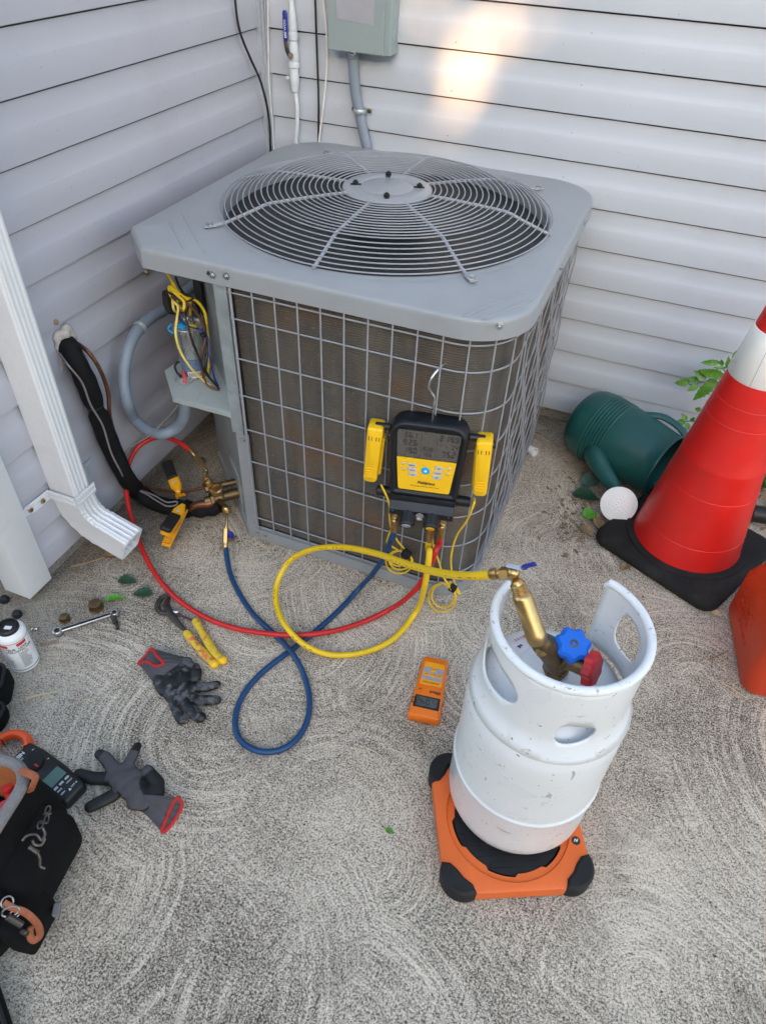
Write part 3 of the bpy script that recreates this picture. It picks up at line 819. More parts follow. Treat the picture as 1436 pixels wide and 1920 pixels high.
# ------------------------------------------------ top cap
ZT = .812
CX, CY = .61, -.495
out_ = rpoly([(.222, -.968), (1.072, -.968), (1.072, -.055), (.134, -.055), (.134, -.882)], [.012, .135, .14, .15, .012], 14)
def radial(poly, a):
    d = Vector((math.cos(a), math.sin(a))); best = None
    for i in range(len(poly)):
        p, q = Vector(poly[i])-Vector((CX, CY)), Vector(poly[(i+1) % len(poly)])-Vector((CX, CY)); e = q-p
        den = d.x*e.y-d.y*e.x
        if abs(den) < 1e-9: continue
        tt = (p.x*e.y-p.y*e.x)/den; u = (p.x*d.y-p.y*d.x)/den
        if tt > 0 and -1e-6 <= u <= 1+1e-6: best = tt if best is None else min(best, tt)
    return best
angs = sorted(set([2*PI*k/144 for k in range(144)]+[math.atan2(p[1]-CY, p[0]-CX) % (2*PI) for p in out_]))
angs = [a for i, a in enumerate(angs) if i == 0 or a-angs[i-1] > 1e-4]
RH = .398
b = MB(); vs = []; rows = 11
for a in angs:
    R_ = radial(out_, a); ca, sa = math.cos(a), math.sin(a)
    prof = [(RH, ZT-.035), (RH, ZT-.004), (RH+.003, ZT+.002), (RH+.007, ZT+.003), (RH+.013, ZT+.0005), (RH+.020, ZT), (max(RH+.024, R_-.010), ZT-.001), (R_-.004, ZT-.0025), (R_-.0008, ZT-.007), (R_, ZT-.014), (R_+.001, ZT-.046)]
    vs += [(CX+r_*ca, CY+r_*sa, z) for r_, z in prof]
n = len(angs)
b.add(vs, [(i*rows+k, ((i+1) % n)*rows+k, ((i+1) % n)*rows+k+1, i*rows+k+1) for i in range(n) for k in range(rows-1)])
cap = b.build('top_panel', 'unit_paint', sharp=50, **W)
# pressed ribs near the front corners
for (p, q) in ((G(317, 413, ZT), G(346, 466, ZT)), (G(342, 399, ZT), G(385, 476, ZT)), (G(870, 592, ZT), G(985, 545, ZT)), (G(905, 598, ZT), G(1000, 560, ZT))):
    m = MB(); m.tube([p, p.lerp(q, .03), p.lerp(q, .97), q], [.001, .0036, .0036, .001], 8, sq=((0, 0, 1), .45, 1.0)); m.build('pressed_rib', 'unit_paint', cap, True)
for Mx, r_ in ((Matrix.Translation(WY(398, 515, -.9695)) @ RX(PI/2), .0055), (Matrix.Translation(WY(424, 517, -.9695)) @ RX(PI/2), .0055), (Matrix.Translation(WY(936, 611, -.9635)) @ RZ(.35) @ RX(PI/2), .005), (Matrix.Translation((1.073, -.60, .790)) @ RY(PI/2), .005), (Matrix.Translation((1.073, -.30, .790)) @ RY(PI/2), .005)):
    b = MB(); hexhead(b, Mx, r_); b.build('screw', 'steel', cap, True)
b = MB(); p = WY(394, 513, -.9690); b.tube([p+Vector((-.006, 0, .001)), p+Vector((.002, 0, 0))], .0042, 10); b.build('screw_slot', 'black_gap', cap, True)
# venturi and dark inside of the fan well
b = MB(); b.lathe([(RH-.001, ZT-.034), (RH-.006, ZT-.12), (RH-.002, ZT-.25), (RH+.03, ZT-.40)], 72, T(CX, CY, 0)); b.build('fan_shroud', 'unit_paint_dark', **W)

# ------------------------------------------------ fan guard
fg_b = MB(); CP = ZT+.049
hubprof = [(0, CP+.003), (.060, CP+.003), (.064, CP+.0012), (.068, CP+.003), (.104, CP+.002), (.110, CP-.002), (.110, CP-.007)]
fg_b.lathe(hubprof[::-1], 48, T(CX, CY, 0))
fan_guard = fg_b.build('fan_guard', 'unit_paint', **W)
def dome(r_):   # height of the guard over the cap at radius r
    if r_ < .305: return CP-.002-.006*((r_-.11)/.195)**2
    f = (r_-.305)/(.408-.305); f = min(1, f)
    return CP-.008-(CP-.008-(ZT+.008))*(f**.9)
rings = [.117+(.305-.117)*k/13 for k in range(14)]+[.305+(.408-.305)*k/7 for k in range(1, 8)]
for r_ in rings:
    m = MB(); m.tube([(CX+r_*math.cos(2*PI*k/96), CY+r_*math.sin(2*PI*k/96), dome(r_)+.0025) for k in range(96)], .0016, 6, closed=True); m.build('guard_ring', 'wire_paint', fan_guard, True)
for k in range(8):
    a = k*PI/4; foot = k % 2 == 1
    ca, sa = math.cos(a), math.sin(a)
    rr = [.104, .15, .20, .25, .296, .312, .34, .37, .400, .412]+([.422, .432] if foot else [])
    pts = [(CX+r_*ca, CY+r_*sa, (dome(r_) if r_ <= .412 else ZT+.006)-.0015) for r_ in rr]
    m = MB(); m.tube(pts, .0041, 8); o = m.build('spoke', 'wire_paint', fan_guard, True)
    if foot:
        m = MB(); m.rbox((.440, 0, ZT+.005), (.030, .016, .004), .0018, 2, T(CX, CY, 0) @ RZ(a)); m.build('foot', 'wire_paint', o, True)
        m = MB(); hexhead(m, T(CX+.442*ca, CY+.442*sa, ZT+.0065), .0062, .006); m.build('screw', 'steel', o, True)
for k in range(4):
    a = k*PI/2+rad(20); x_, y_ = CX+.078*math.cos(a), CY+.078*math.sin(a)
    m = MB(); m.tube([(x_-.014*math.cos(a), y_-.014*math.sin(a), CP+.0032), (x_+.012*math.cos(a), y_+.012*math.sin(a), CP+.0032)], .0062, 10, sq=((0, 0, 1), .12, 1)); m.build('slot', 'black_gap', fan_guard, True)
    m = MB(); m.prism(circle(.0075, 6), CP+.002, CP+.010, T(x_, y_, 0)); m.lathe([(.0035, CP+.010), (.0035, CP+.013), (0, CP+.013)], 10, T(x_, y_, 0)); m.build('nut', 'black_plastic', fan_guard, True)
# motor, shaft and blades
b = MB(); b.lathe([(.030, CP-.008), (.082, CP-.016), (.088, CP-.024), (.088, CP-.125), (.080, CP-.150), (.030, CP-.158)], 40, T(CX, CY, 0)); fm = b.build('fan_motor', 'unit_paint_dark', **W)
b = MB(); b.lathe([(.007, .56), (.007, CP-.15)], 12, T(CX, CY, 0)); b.build('shaft', 'steel', fm, True)
b = MB(); b.lathe([(.012, .625), (.040, .625), (.046, .632), (.046, .648), (.016, .652), (.016, .664), (0, .664)], 28, T(CX, CY, 0)); fan = b.build('fan_hub', 'unit_paint', **W)
for k in range(3):
    m = MB(); vs = []; nu, nv = 12, 8; a0 = rad(-62+120*k)
    for i in range(nu+1):
        f = i/nu; r_ = .040+f*.325
        half = rad(16)+rad(24)*math.sin(PI*min(1, f*.9+.12))*.9
        for j in range(nv+1):
            g = j/nv*2-1; a = a0+g*half
            vs.append((CX+r_*math.cos(a), CY+r_*math.sin(a), .636-g*r_*.20*(1-.25*f)-.014*(g*g)))
    m.add(vs, [(i*(nv+1)+j, i*(nv+1)+j+1, (i+1)*(nv+1)+j+1, (i+1)*(nv+1)+j) for i in range(nu) for j in range(nv)])
    m.build('fan_blade', 'fan_metal', fan, True, sharp=60)

# ------------------------------------------------ capacitor and wiring in the open control box
kx, ky = .222, -.846
cpc = MB(); cpc.lathe([(.0, .431), (.034, .431), (.036, .434), (.036, .560), (.0385, .562), (.0385, .570), (.0365, .572), (.034, .566), (0, .566)], 32, T(kx, ky, 0)); cap_ = cpc.build('capacitor', 'cap_alu', **W)
m = MB(); m.lathe([(.0364, .450), (.0364, .490)], 24, T(kx, ky, 0), a0=rad(-120), a1=rad(20)); m.build('blue_label', 'label_blue', cap_, True)
m = MB(); m.lathe([(.0368, .438), (.0368, .456)], 16, T(kx, ky, 0), a0=rad(-85), a1=rad(-15)); lb = m.build('white_label', 'paper', cap_, True)
m = MB(); rr = random.Random(2)
for k in range(16):
    a = rad(-78+k*3.7+rr.random()*1.5); m.box((.0371, 0, .447), (.0004, .0006+rr.random()*.0010, .010), T(kx, ky, 0) @ RZ(a))
m.build('bar_code', 'print_black', lb, True)
for (dx_, dy_, mt_) in ((-.013, -.006, 'cyan_plastic'), (.012, .004, 'wire_yellow'), (-.002, .016, 'steel')):
    m = MB(); m.lathe([(.011, .566), (.011, .569), (.007, .572), (.007, .574)], 14, T(kx+dx_, ky+dy_, 0)); tb = m.build('terminal', mt_, cap_, True)
    m = MB()
    for q in (-.004, .004): m.box((kx+dx_+q, ky+dy_, .584), (.0012, .006, .022))
    m.build('blade_terminal', 'steel', tb, True)
def wire(pts, r_, mat, nm='wire', sub=8):
    m = MB(); m.tube(catmull(pts, sub), r_, 8); return m.build(nm, mat, **W)
B3 = lambda X, Y, z: G(220+X/5.1286, 480+Y/5.1286, z)         # a spot in the control box, seen at height z
wire([B3(475, 150, .735), B3(520, 230, .70), B3(570, 320, .675), B3(640, 390, .660), B3(760, 430, .645), B3(840, 540, .62), B3(860, 680, .58), B3(880, 860, .53), B3(885, 1010, .49), B3(860, 1170, .445)], .0034, 'wire_yellow')
wire([B3(490, 290, .69), B3(560, 360, .67), B3(640, 440, .652), B3(630, 520, .635), B3(560, 440, .648), B3(500, 350, .672), B3(510, 290, .688), B3(590, 360, .668), B3(690, 430, .648), B3(700, 560, .60)], .0034, 'wire_yellow')
wire([B3(530, 430, .655), B3(580, 480, .645), B3(570, 620, .62), B3(560, 740, .60), B3(600, 900, .555), B3(680, 1040, .515), B3(800, 1170, .465), B3(900, 1250, .437)], .0030, 'wire_pale')
wire([B3(530, 420, .655), B3(540, 500, .64), B3(590, 560, .60)], .0030, 'wire_pale')
wire([B3(600, 380, .664), B3(700, 480, .640), B3(780, 570, .615), B3(830, 680, .585), B3(850, 780, .56), B3(815, 940, .525), B3(820, 1120, .478), B3(870, 1240, .442), B3(980, 1295, .43)], .0033, 'wire_brown')
wire([B3(520, 380, .665), B3(560, 440, .650), B3(610, 520, .636), B3(660, 480, .642), B3(600, 400, .66)], .0030, 'wire_brown')
wire([B3(640, 540, .628), B3(680, 680, .60), B3(720, 820, .568), B3(780, 960, .53), B3(840, 1110, .49), B3(960, 1250, .44)], .0030, 'wire_black')
wire([B3(480, 340, .678), B3(540, 380, .664), B3(640, 440, .650), B3(730, 400, .655), B3(690, 380, .66), B3(560, 340, .672), B3(470, 320, .68)], .0026, 'wire_black')
wire([B3(830, 560, .612), B3(850, 740, .57), B3(870, 900, .53), B3(850, 1100, .485), B3(980, 1280, .435)], .0028, 'wire_black')
wire([B3(585, 540, .628), B3(610, 620, .608), B3(700, 680, .594), B3(820, 715, .582), B3(870, 790, .562), B3(890, 980, .52), B3(930, 1160, .47), B3(970, 1250, .44)], .0022, 'wire_blue')
wire([B3(520, 650, .575), B3(490, 700, .56), B3(540, 745, .552)], .0022, 'cyan_plastic')
wire([B3(590, 1010, .475), B3(555, 1050, .468), B3(570, 1110, .452), B3(610, 1160, .44)], .0030, 'wire_black')
wire([B3(630, 1100, .456), B3(645, 1170, .445), B3(640, 1225, .433)], .0042, 'wire_red')
wire([B3(655, 1150, .452), B3(650, 1225, .434)], .0040, 'wire_red')
for k_, (mt_, pts_) in enumerate((('wire_black', [(560, 200), (600, 300), (690, 420), (720, 520), (690, 600)]), ('wire_brown', [(500, 330), (620, 350), (700, 450), (640, 540), (560, 500), (520, 420), (600, 400)]), ('wire_black', [(500, 430), (560, 380), (680, 400), (760, 470), (800, 600), (820, 740)]), ('wire_brown', [(560, 420), (590, 520), (690, 560), (770, 640), (800, 820), (800, 1000), (860, 1180)]), ('wire_yellow', [(500, 300), (470, 360), (540, 430), (640, 420), (700, 400)]), ('wire_black', [(480, 380), (470, 460), (520, 540), (600, 560)]))):
    wire([B3(X_, Y_, .745-.00034*Y_+.004*((i_+k_) % 3)+.006) for i_, (X_, Y_) in enumerate(pts_)], .0027, mt_)
m = MB(); m.sphere(B3(825, 755, .572), .008, 8, (1, 1, .7)); m.build('cable_tie', 'black_plastic', **W)
m = MB(); m.tube(catmull([B3(470, 350, .67), B3(480, 450, .64), B3(510, 520, .62), B3(560, 500, .62)], 6), .010, 8); m.build('wire_bundle', 'black_gap', **W)
# ================================================================== SERVICE VALVES (fixed to the unit)
def valve(ctr, to, capdir, r_):
    """brass service valve: body along the panel normal, capped stem upwards, flare to the line"""
    m = MB(); ctr = Vector(ctr); nrm = Vector((.7071, .7071, 0))
    m.ccyl(ctr-nrm*.022, ctr+nrm*.125, r_*.95, .002, 18); m.ccyl(ctr-nrm*.030, ctr-nrm*.018, r_*1.25, .002, 6)
    m.sphere(ctr, r_*1.15, 10)
    m.ccyl(ctr, ctr+Vector(to)*.045, r_*.85, .002, 16)
    o = m.build('service_valve', 'old_brass', **W)
    m = MB(); cd = Vector(capdir).normalized(); p = ctr+cd*.020
    m.lathe([(r_*.8, 0), (r_*.8, .008), (r_*1.20, .010), (r_*1.22, .022), (r_*1.05, .026), (r_*.80, .026), (r_*.70, .021), (0, .020)], 20, frame(p, p+cd)); m.build('stem_cap', 'brass', o, True)
    return o
LIQ = G(403, 912, .115); SUC = G(413, 932, .085)
LIQ = LIQ; SUC = SUC
v1 = valve(LIQ, Vector((-.8, .1, -.3)).normalized(), (-.25, -.45, .8), .010)
v2 = valve(SUC, Vector((-.75, -.62, -.15)).normalized(), (-.05, -.25, .95), .016)
b = MB(); pc = SUC+Vector((.035, .02, .03)); b.box((0, 0, .10), (.11, .004, .13), T(.325, -.868, 0) @ RZ(ang) @ T(0, .006, 0)); b.build('valve_plate', 'galvanised', **W)

# ------------------------------------------------ insulated suction line, liquid line, control wire
c5 = lambda X, Y: (X/3.1217, 560+Y/3.1217)
def c5x(X, Y, x): return WX(*c5(X, Y), x)
def c5z(X, Y, z): return G(*c5(X, Y), z)
pen = c5x(385, 265, .012)
sp = [pen, c5x(410, 300, .040), c5x(455, 385, .060), c5x(505, 490, .062), c5x(548, 605, .060), c5x(600, 745, .060), c5x(665, 900, .062), c5x(735, 1040, .072), c5z(800, 1120, .062), c5z(880, 1180, .045), c5z(970, 1215, .042), c5z(1060, 1228, .045), c5z(1120, 1230, .052)]
cc = catmull(sp, 8); rs = [.0250+.0005*math.sin(i*.9)+(-.004 if i in (33, 34, 35) else 0)+(.0010*math.sin(i*.31)) for i in range(len(cc))]
t_ = thing('suction_line', 'thick black foam-insulated refrigerant pipe curving down the left wall to the unit', 'pipe', (cc[40].x, cc[40].y, 0))
b = MB(); b.tube(cc, rs, 14); b.build('insulation', 'foam_black', t_, True)
e1, e2 = c5z(1110, 1228, .052), c5z(1235, 1195, .075)
b = MB(); b.tube(catmull([e1, e1.lerp(e2, .5)+Vector((0, 0, .004)), e2, SUC+Vector((-.02, -.014, -.004))], 8), .0135, 14); b.build('copper_end', 'copper', t_, True)
b = MB(); q0, q1 = c5z(1150, 1240, .045), c5z(1290, 1215, .062); b.tube(catmull([q0+Vector((-.05, .0, -.012)), q0, q0.lerp(q1, .5)+Vector((0, 0, -.006)), q1], 6), [.020+.002*math.sin(i) for i in range(19)], 12); b.build('insulation_flap', 'foam_black', t_, True)
for i in (33, 92):
    i = min(i, len(cc)-3); b = MB(); d = (cc[i+1]-cc[i-1]).normalized(); b.tube([cc[i]-d*.003, cc[i]+d*.003], rs[i]+.0022, 14); b.build('tie', 'black_plastic', t_, True)
# putty where the lines leave the wall
pr = random.Random(9); parts = []
for k in range(16):
    a = k*2.4; rr_ = .012+.020*pr.random(); parts.append((pen+Vector((.004+.010*pr.random(), math.cos(a)*rr_, math.sin(a)*rr_*.8+.012)), .011+.006*pr.random(), (.7, 1, 1)))
for k in range(6): parts.append((pen+Vector((.008, -.030-.002*k, -.006-.008*k)), .007-.0006*k, (.7, 1, 1.2)))
o = link('wall_putty', blob(parts, .0028, 'wall_putty', 'putty', smooth=3)); tag(o, 'lump of dried grey-white putty where the black pipe leaves the wall', 'putty')
# bare liquid line
lp = [c5x(455, 262, .02), c5x(510, 305, .055), c5x(560, 370, .070), c5x(605, 460, .072), c5x(635, 560, .070), c5x(640, 660, .066), c5x(650, 720, .045), c5x(700, 900, .042), c5x(760, 1010, .050), c5z(830, 1085, .075), c5z(900, 1110, .070), c5z(1000, 1128, .075), c5z(1100, 1125, .085), c5z(1190, 1105, .100), LIQ+Vector((-.03, .004, -.01))]
b = MB(); b.tube(catmull(lp, 8), .0052, 10)
solo('liquid_line', 'thin bare copper pipe running beside the insulated pipe to the upper valve', 'pipe', b, 'copper', lp[9]*1.0, world=True)
gw = [c5x(350, 320, .035), c5x(400, 390, .088), c5x(480, 490, .090), c5x(530, 620, .088), c5x(600, 740, .090), c5x(650, 900, .094), c5x(700, 1000, .10), c5z(770, 1105, .082), c5z(850, 1140, .074), c5z(930, 1190, .070), c5z(985, 1215, .070), c5z(1035, 1205, .072), c5z(1035, 1188, .074), c5z(980, 1192, .074), c5z(900, 1150, .075), c5z(800, 1112, .078), c5z(725, 1060, .12), c5z(722, 960, .20), c5z(750, 880, .25), c5z(860, 810, .29), c5z(960, 720, .34), c5z(1040, 625, .41)]
b = MB(); b.tube(catmull(gw, 8), .0024, 8)
solo('control_wire', 'thin grey control wire following the black pipe and rising to the control shelf', 'wire', b, 'grey_wire', gw[9]*1.0, world=True)

# ================================================================== THINGS ON THE BACK WALL
t_ = thing('disconnect_box', 'green-grey metal electrical disconnect box on the back wall', 'electrical box', (.345, -.014, 1.053))
b = MB(); b.rbox((.010, -.030, .15), (.172, .060, .30), .002, 1); bx = b.build('case', 'disconnect_grey', t_)
b = MB(); b.rbox((-.004, -.0635, .152), (.165, .005, .302), .0015, 1); lid = b.build('cover', 'disconnect_grey', t_)
b = MB(); b.prism([(-.058, .075), (.048, .068), (.058, .30), (-.070, .30)], -.001, .0012, RX(PI/2) @ T(0, 0, .0655)); b.build('label_panel', 'panel_silver', lid)
b = MB(); b.lathe([(.009, 0), (.009, .001), (.0075, .0012), (0, .001)], 18, T(.0962, -.026, .045) @ RY(PI/2)); b.build('knockout', 'disconnect_grey', bx)
b = MB(); b.lathe([(.011, 0), (.011, .0008), (.0095, .0012)], 18, T(.0960, -.026, .045) @ RY(PI/2)); b.build('knockout_ring', 'galvanised', bx)
b = MB(); b.tube([(-.014+.010*math.cos(a), -.067+.0, -.001+.0035*math.sin(a)) for a in [2*PI*k/16 for k in range(16)]], .0013, 6, closed=True); b.build('hasp_ring', 'steel', t_)
b = MB(); b.rbox((-.094, -.022, .11), (.016, .030, .016), .003, 1); b.tube(catmull([(-.09, -.022, .10), (-.089, -.022, .08), (-.080, -.02, .055)], 6), .009, 10); b.build('feed_elbow', 'disconnect_grey', t_)

cB = lambda px, py, y=-.035: WY(px, py, y)
cond = [cB(662, 98), cB(664, 140), cB(668, 180), cB(674, 208, -.034), cB(681, 245), cB(690, 285), Vector((.362, -.030, .70)), Vector((.33, -.030, .60)), Vector((.22, -.035, .55)), Vector((.09, -.055, .53)), Vector((.055, -.14, .525)), Vector((.052, -.35, .522)), Vector((.054, -.60, .525)), WX(312, 578, .058), WX(288, 592, .062), WX(264, 612, .066), WX(246, 640, .070), WX(236, 672, .072), WX(232, 710, .074), WX(238, 752, .082), G(254, 787, .290), G(278, 807, .278), G(306, 813, .280), G(331, 802, .298), G(344, 783, .34), G(347, 760, .385), G(347, 738, .415)]
b = MB(); cc = catmull(cond, 12); out = []
b.tube(cc, [.0150+(.0007 if (i % 2) else 0) for i in range(len(cc))], 14)
t_ = thing('flexible_conduit', 'grey flexible electrical conduit from the disconnect box, looping beside the unit', 'conduit', (cc[0].x, cc[0].y, cc[0].z))
b.build('hose', 'conduit_grey', t_, True, sharp=70)
b = MB(); p = cB(661, 96); b.ccyl(p+Vector((0, 0, -.016)), p+Vector((0, 0, .014)), .0195, .002, 8); b.build('connector', 'conduit_grey', t_, True)
b = MB(); p = Vector(cond[-1]); b.ccyl(p+Vector((0, 0, -.006)), p+Vector((0, 0, .012)), .0175, .002, 8); b.build('connector', 'conduit_grey', t_, True)
b = MB(); p = cB(675, 208, -.034)
b.tube([p+Vector((.0178*math.cos(a), .0178*math.sin(a)-.002, .002)) for a in [PI+PI*k/10 for k in range(11)]], .004, 8, sq=((0, 0, 1), 1.6, .5))
b.box(tuple(p+Vector((-.022, .012, .002))), (.020, .002, .014)); b.box(tuple(p+Vector((.022, .012, .002))), (.020, .002, .014))
st_ = b.build('clamp', 'galvanised', t_, True)
for k in (-.025, .025): b = MB(); hexhead(b, Matrix.Translation(p+Vector((k, .011, .002))) @ RX(PI/2), .004); b.build('screw', 'old_brass', st_, True)
b = MB(); i0 = min(range(len(cc)), key=lambda i: (cc[i]-WX(262, 614, .066)).length); d = (cc[i0+1]-cc[i0-1]).normalized()
for k in range(3):
    q = frame(cc[i0]+d*(.004*k-.004), cc[i0]+d*(.004*k)); b.tube([q @ Vector((.0170*math.cos(2*PI*j/18), .0170*math.sin(2*PI*j/18), 0)) for j in range(18)], .0016, 6, closed=True)
b.build('wire_tie', 'galvanised', t_, True)

# gas pipe with a ball valve
t_ = thing('gas_pipe', 'white painted gas pipe with a blue-handled ball valve, near the wall corner', 'pipe', (.125, -.03, .62))
gp = lambda px, py, y=-.036: WY(px, py, y)
b = MB(); b.tube(catmull([gp(547, -140), gp(547, -40), gp(547, 12)], 6), .0068, 12); b.tube(catmull([gp(553, 168), gp(557, 200), gp(557, 235), gp(555, 265), Vector((.118, -.036, .74)), Vector((.118, -.03, .62)), Vector((.118, .0, .585)), Vector((.118, .03, .58))], 6), .0068, 12); b.build('pipe', 'pipe_white', t_, True)
b = MB()
pa, pb = gp(547, 8), gp(553, 172); L_ = (pb-pa).length
fr = frame(pa, pb)
s_ = L_/164
prof = [(.0075, 0), (.0095, 10*s_), (.0135, 34*s_), (.0135, 47*s_), (.0128, 48*s_), (.0150, 50*s_), (.0150, 62*s_), (.0115, 65*s_), (.0140, 72*s_), (.0160, 80*s_), (.0160, 100*s_), (.0145, 104*s_), (.0160, 106*s_), (.0160, 114*s_), (.0128, 116*s_), (.0128, 126*s_), (.0138, 128*s_), (.0138, 148*s_), (.0120, 152*s_), (.0110, 162*s_), (.0072, 164*s_)]
b.lathe(prof, 18, fr); vb = b.build('valve_body', 'pipe_white', t_, True)
b = MB(); p = gp(540, 145, -.036); b.rbox((0, 0, 0), (.012, .010, .010), .002, 1, Matrix.Translation(p)); b.build('test_tap', 'pipe_white', vb, True)
h0, h1, h2, h3 = gp(547, 108, -.056), gp(540, 98, -.062), gp(536, 80, -.064), gp(534, 18, -.062)
b = MB(); b.tube(catmull([h0, h1, h2, h2.lerp(h3, .2)], 6), .0062, 8, sq=((0, 1, 0), .35, 1.0)); b.ccyl(gp(545, 103, -.05), gp(545, 103, -.066), .0075, .001, 8); hd = b.build('handle', 'dark_steel', t_, True)
b = MB(); b.tube([h2.lerp(h3, .06), h2.lerp(h3, .12), h2.lerp(h3, .93), h3], [.0055, .0072, .0080, .005], 10, sq=((0, 1, 0), .5, 1.0)); gr = b.build('grip', 'blue_paint', hd, True)
zc = h2.lerp(h3, .45)
lettering('600 WOG', .010, 'print_white', gr, ROOTM[t_.name].inverted() @ (Matrix.Translation(zc+Vector((.001, -.0045, 0))) @ RX(PI/2) @ RZ(PI/2+.03)), bold=.01)

def cable(name, label, pts, r_, mat, cat='cable'):
    m = MB(); m.tube(catmull(pts, 10), r_, 8); p = Vector(pts[-1]); return solo(name, label, cat, m, mat, p, world=True)
cy = lambda px, py, y=-.025: WY(px, py, y)
cable('black_cable', 'black cable swinging into the inside corner of the walls', [WX(436, -120, .030), WX(441, 0, .030), WX(449, 55, .030), WX(468, 105, .034), WX(488, 150, .042), WX(500, 195, .048), cy(506, 240, -.046), cy(508, 285, -.046), Vector((.042, -.034, .60)), Vector((.042, -.034, .3)), Vector((.045, -.03, .02))], .0034, 'black_cable')
cable('white_cable', 'thin white cable running straight down beside the wall corner', [cy(500, -120), cy(502, 0), cy(503, 80), cy(505, 160), cy(510, 220), cy(514, 280), Vector((.060, -.024, .60)), Vector((.06, -.024, .02))], .0027, 'white_cable')
cable('black_cable', 'straight black cable hanging down the back wall beside the gas pipe', [cy(589, -120), cy(591, 0), cy(594, 90), cy(597, 180), cy(597, 262), Vector((.19, -.024, .60)), Vector((.19, -.024, .02))], .0030, 'black_cable')
cable('white_cable', 'white cable bowing out between the black cable and the disconnect box', [cy(604, -120), cy(607, 0, -.026), cy(612, 60, -.032), cy(613, 115, -.032), cy(607, 190, -.028), cy(601, 240, -.027), cy(598, 268, -.030), Vector((.20, -.030, .60)), Vector((.20, -.030, .02))], .0030, 'white_cable')

# ================================================================== MANIFOLD GAUGE
yf = -1.038                                                     # front face of the gauge
mTL, mBL, mTR = WY(738, 790, yf), WY(722, 925, yf), None
MW, MH = .176, .198
yawm = rad(13)
mo = Vector((mBL.x+MW/2*math.cos(yawm)-.002, mBL.y+MW/2*math.sin(yawm), mBL.z-.002))
mg = thing('manifold_gauge', 'black and yellow digital refrigerant manifold hanging by a hook on the condenser guard', 'manifold gauge', mo, (rad(-3.0), 0, yawm))
# local frame: x right, z up, the face looks along -y; front of the rubber rim at y = 0
outl = rpoly([(-.078, .0), (.078, .0), (.086, MH), (-.086, MH)], [.012, .012, .036, .036], 8)
outl_b = inset(outl, .006)
def loft(mb_, loops, cap0=True, cap1=True):
    n_ = len(loops[0]); vs_ = [p for lp_ in loops for p in lp_]
    fs_ = [(i*n_+k, i*n_+(k+1) % n_, (i+1)*n_+(k+1) % n_, (i+1)*n_+k) for i in range(len(loops)-1) for k in range(n_)]
    if cap0: fs_.append(tuple(reversed(range(n_))))
    if cap1: fs_.append(tuple(range((len(loops)-1)*n_, len(loops)*n_)))
    mb_.add(vs_, fs_)
def ring(poly, y, top=0.0): return [(x, y+top*max(0, (z-.10))/.1, z) for x, z in poly]
b = MB()
inn = inset(outl, .013); face_ = inset(outl, .0145)
loft(b, [ring(outl_b, .056), ring(outl, .048), ring(outl, .012), ring(inset(outl, .003), .004), ring(inset(outl, .007), .0005), ring(inset(outl, .011), .0015), ring(inn, .006), ring(face_, .0065)])
b.build('housing', 'manifold_rubber', mg, sharp=60)
FX = RX(PI/2)                                                   # text plane facing -y
scr = rpoly([(-.0655, .108), (.0655, .108), (.0685, .176), (-.0685, .176)], [0, 0, .006, .006], 4)
b = MB(); b.prism([(x, z) for x, z in scr], 0, .0022, T(0, .0068, 0) @ FX); sc_ = b.build('screen', 'lcd', mg)
yel = rpoly([(-.058, .018), (.058, .018), (.0655, .105), (-.0655, .105)], [.006, .006, 0, 0], 4)
b = MB(); b.prism([(x, z) for x, z in yel], 0, .0022, T(0, .0068, 0) @ FX); yp = b.build('key_panel', 'yellow_plastic', mg)
dmb = MB(); DMX = T(0, .0044, 0) @ FX
for s__, x, z, h_ in (('36.1', -.053, .158, .0135), ('92.6', -.054, .138, .0150), ('19.0', -.053, .118, .0145), ('82.8', -.010, .128, .0105), ('76.6', -.010, .1145, .0095), ('219.9', .023, .158, .0150), ('-1.4', .036, .138, .0140), ('75.2', .030, .118, .0150)):
    digits(dmb, s__, x, z, h_, DMX, t_=.15)
for x in (-.015, .018): dmb.box((x, .140, 0), (.0005, .062, .0002), DMX)
dmb.build('figures', 'lcd_ink', sc_)
def key(x, z, w, h_, sk, mat='grey_button'):
    m = MB(); pl = rpoly([(x-w/2+sk, z-h_/2), (x+w/2+sk, z-h_/2), (x+w/2-sk, z+h_/2), (x-w/2-sk, z+h_/2)], .002, 3)
    m.rprism(pl, 0, .0016, .0006, T(0, .0045, 0) @ FX); return m.build('button', mat, yp)
def note(s__, size, x, z, mat='print_black', bold=.01, shear=0.0, par=yp): return lettering(s__, size, mat, par, T(x, .0022, z) @ FX, bold, 0, shear)
for s__, x, z in (('MENU', -.031, .087), ('VIEW', -.0295, .074), ('AM', -.0275, .0615)): key(x, z, .018, .0088, -.001); note(s__, .0042, x, z)
for s__, x, z in (('▲', .029, .087), ('ENTER', .028, .074), ('▼', .026, .0615)):
    key(x, z, .019, .0088, .001)
    if s__ == 'ENTER': note(s__, .0040, x, z)
    else:
        m = MB(); d_ = 1 if s__ == '▲' else -1; m.add([(-.0028, -.0014*d_, 0), (.0028, -.0014*d_, 0), (0, .0018*d_, 0)], [(0, 1, 2)], T(x, .0022, z) @ FX); m.build('arrow', 'print_black', yp)
for x, z in ((-.051, .090), (-.049, .075), (.051, .090), (.049, .076)):
    m = MB(); m.rprism(rpoly([(x-.0045, z-.0018), (x+.0045, z-.0018), (x+.0045, z+.0018), (x-.0045, z+.0018)], .0017, 4), 0, .0014, .0005, T(0, .0045, 0) @ FX); m.build('small_button', 'grey_button', yp)
    note('REC', .0026, x, z-.0046)
m = MB(); m.lathe([(.0095, 0), (.0095, .0012), (.0085, .002), (0, .0022)], 28, T(0, .0045, .076) @ FX); kb = m.build('power_button', 'cyan_plastic', yp)
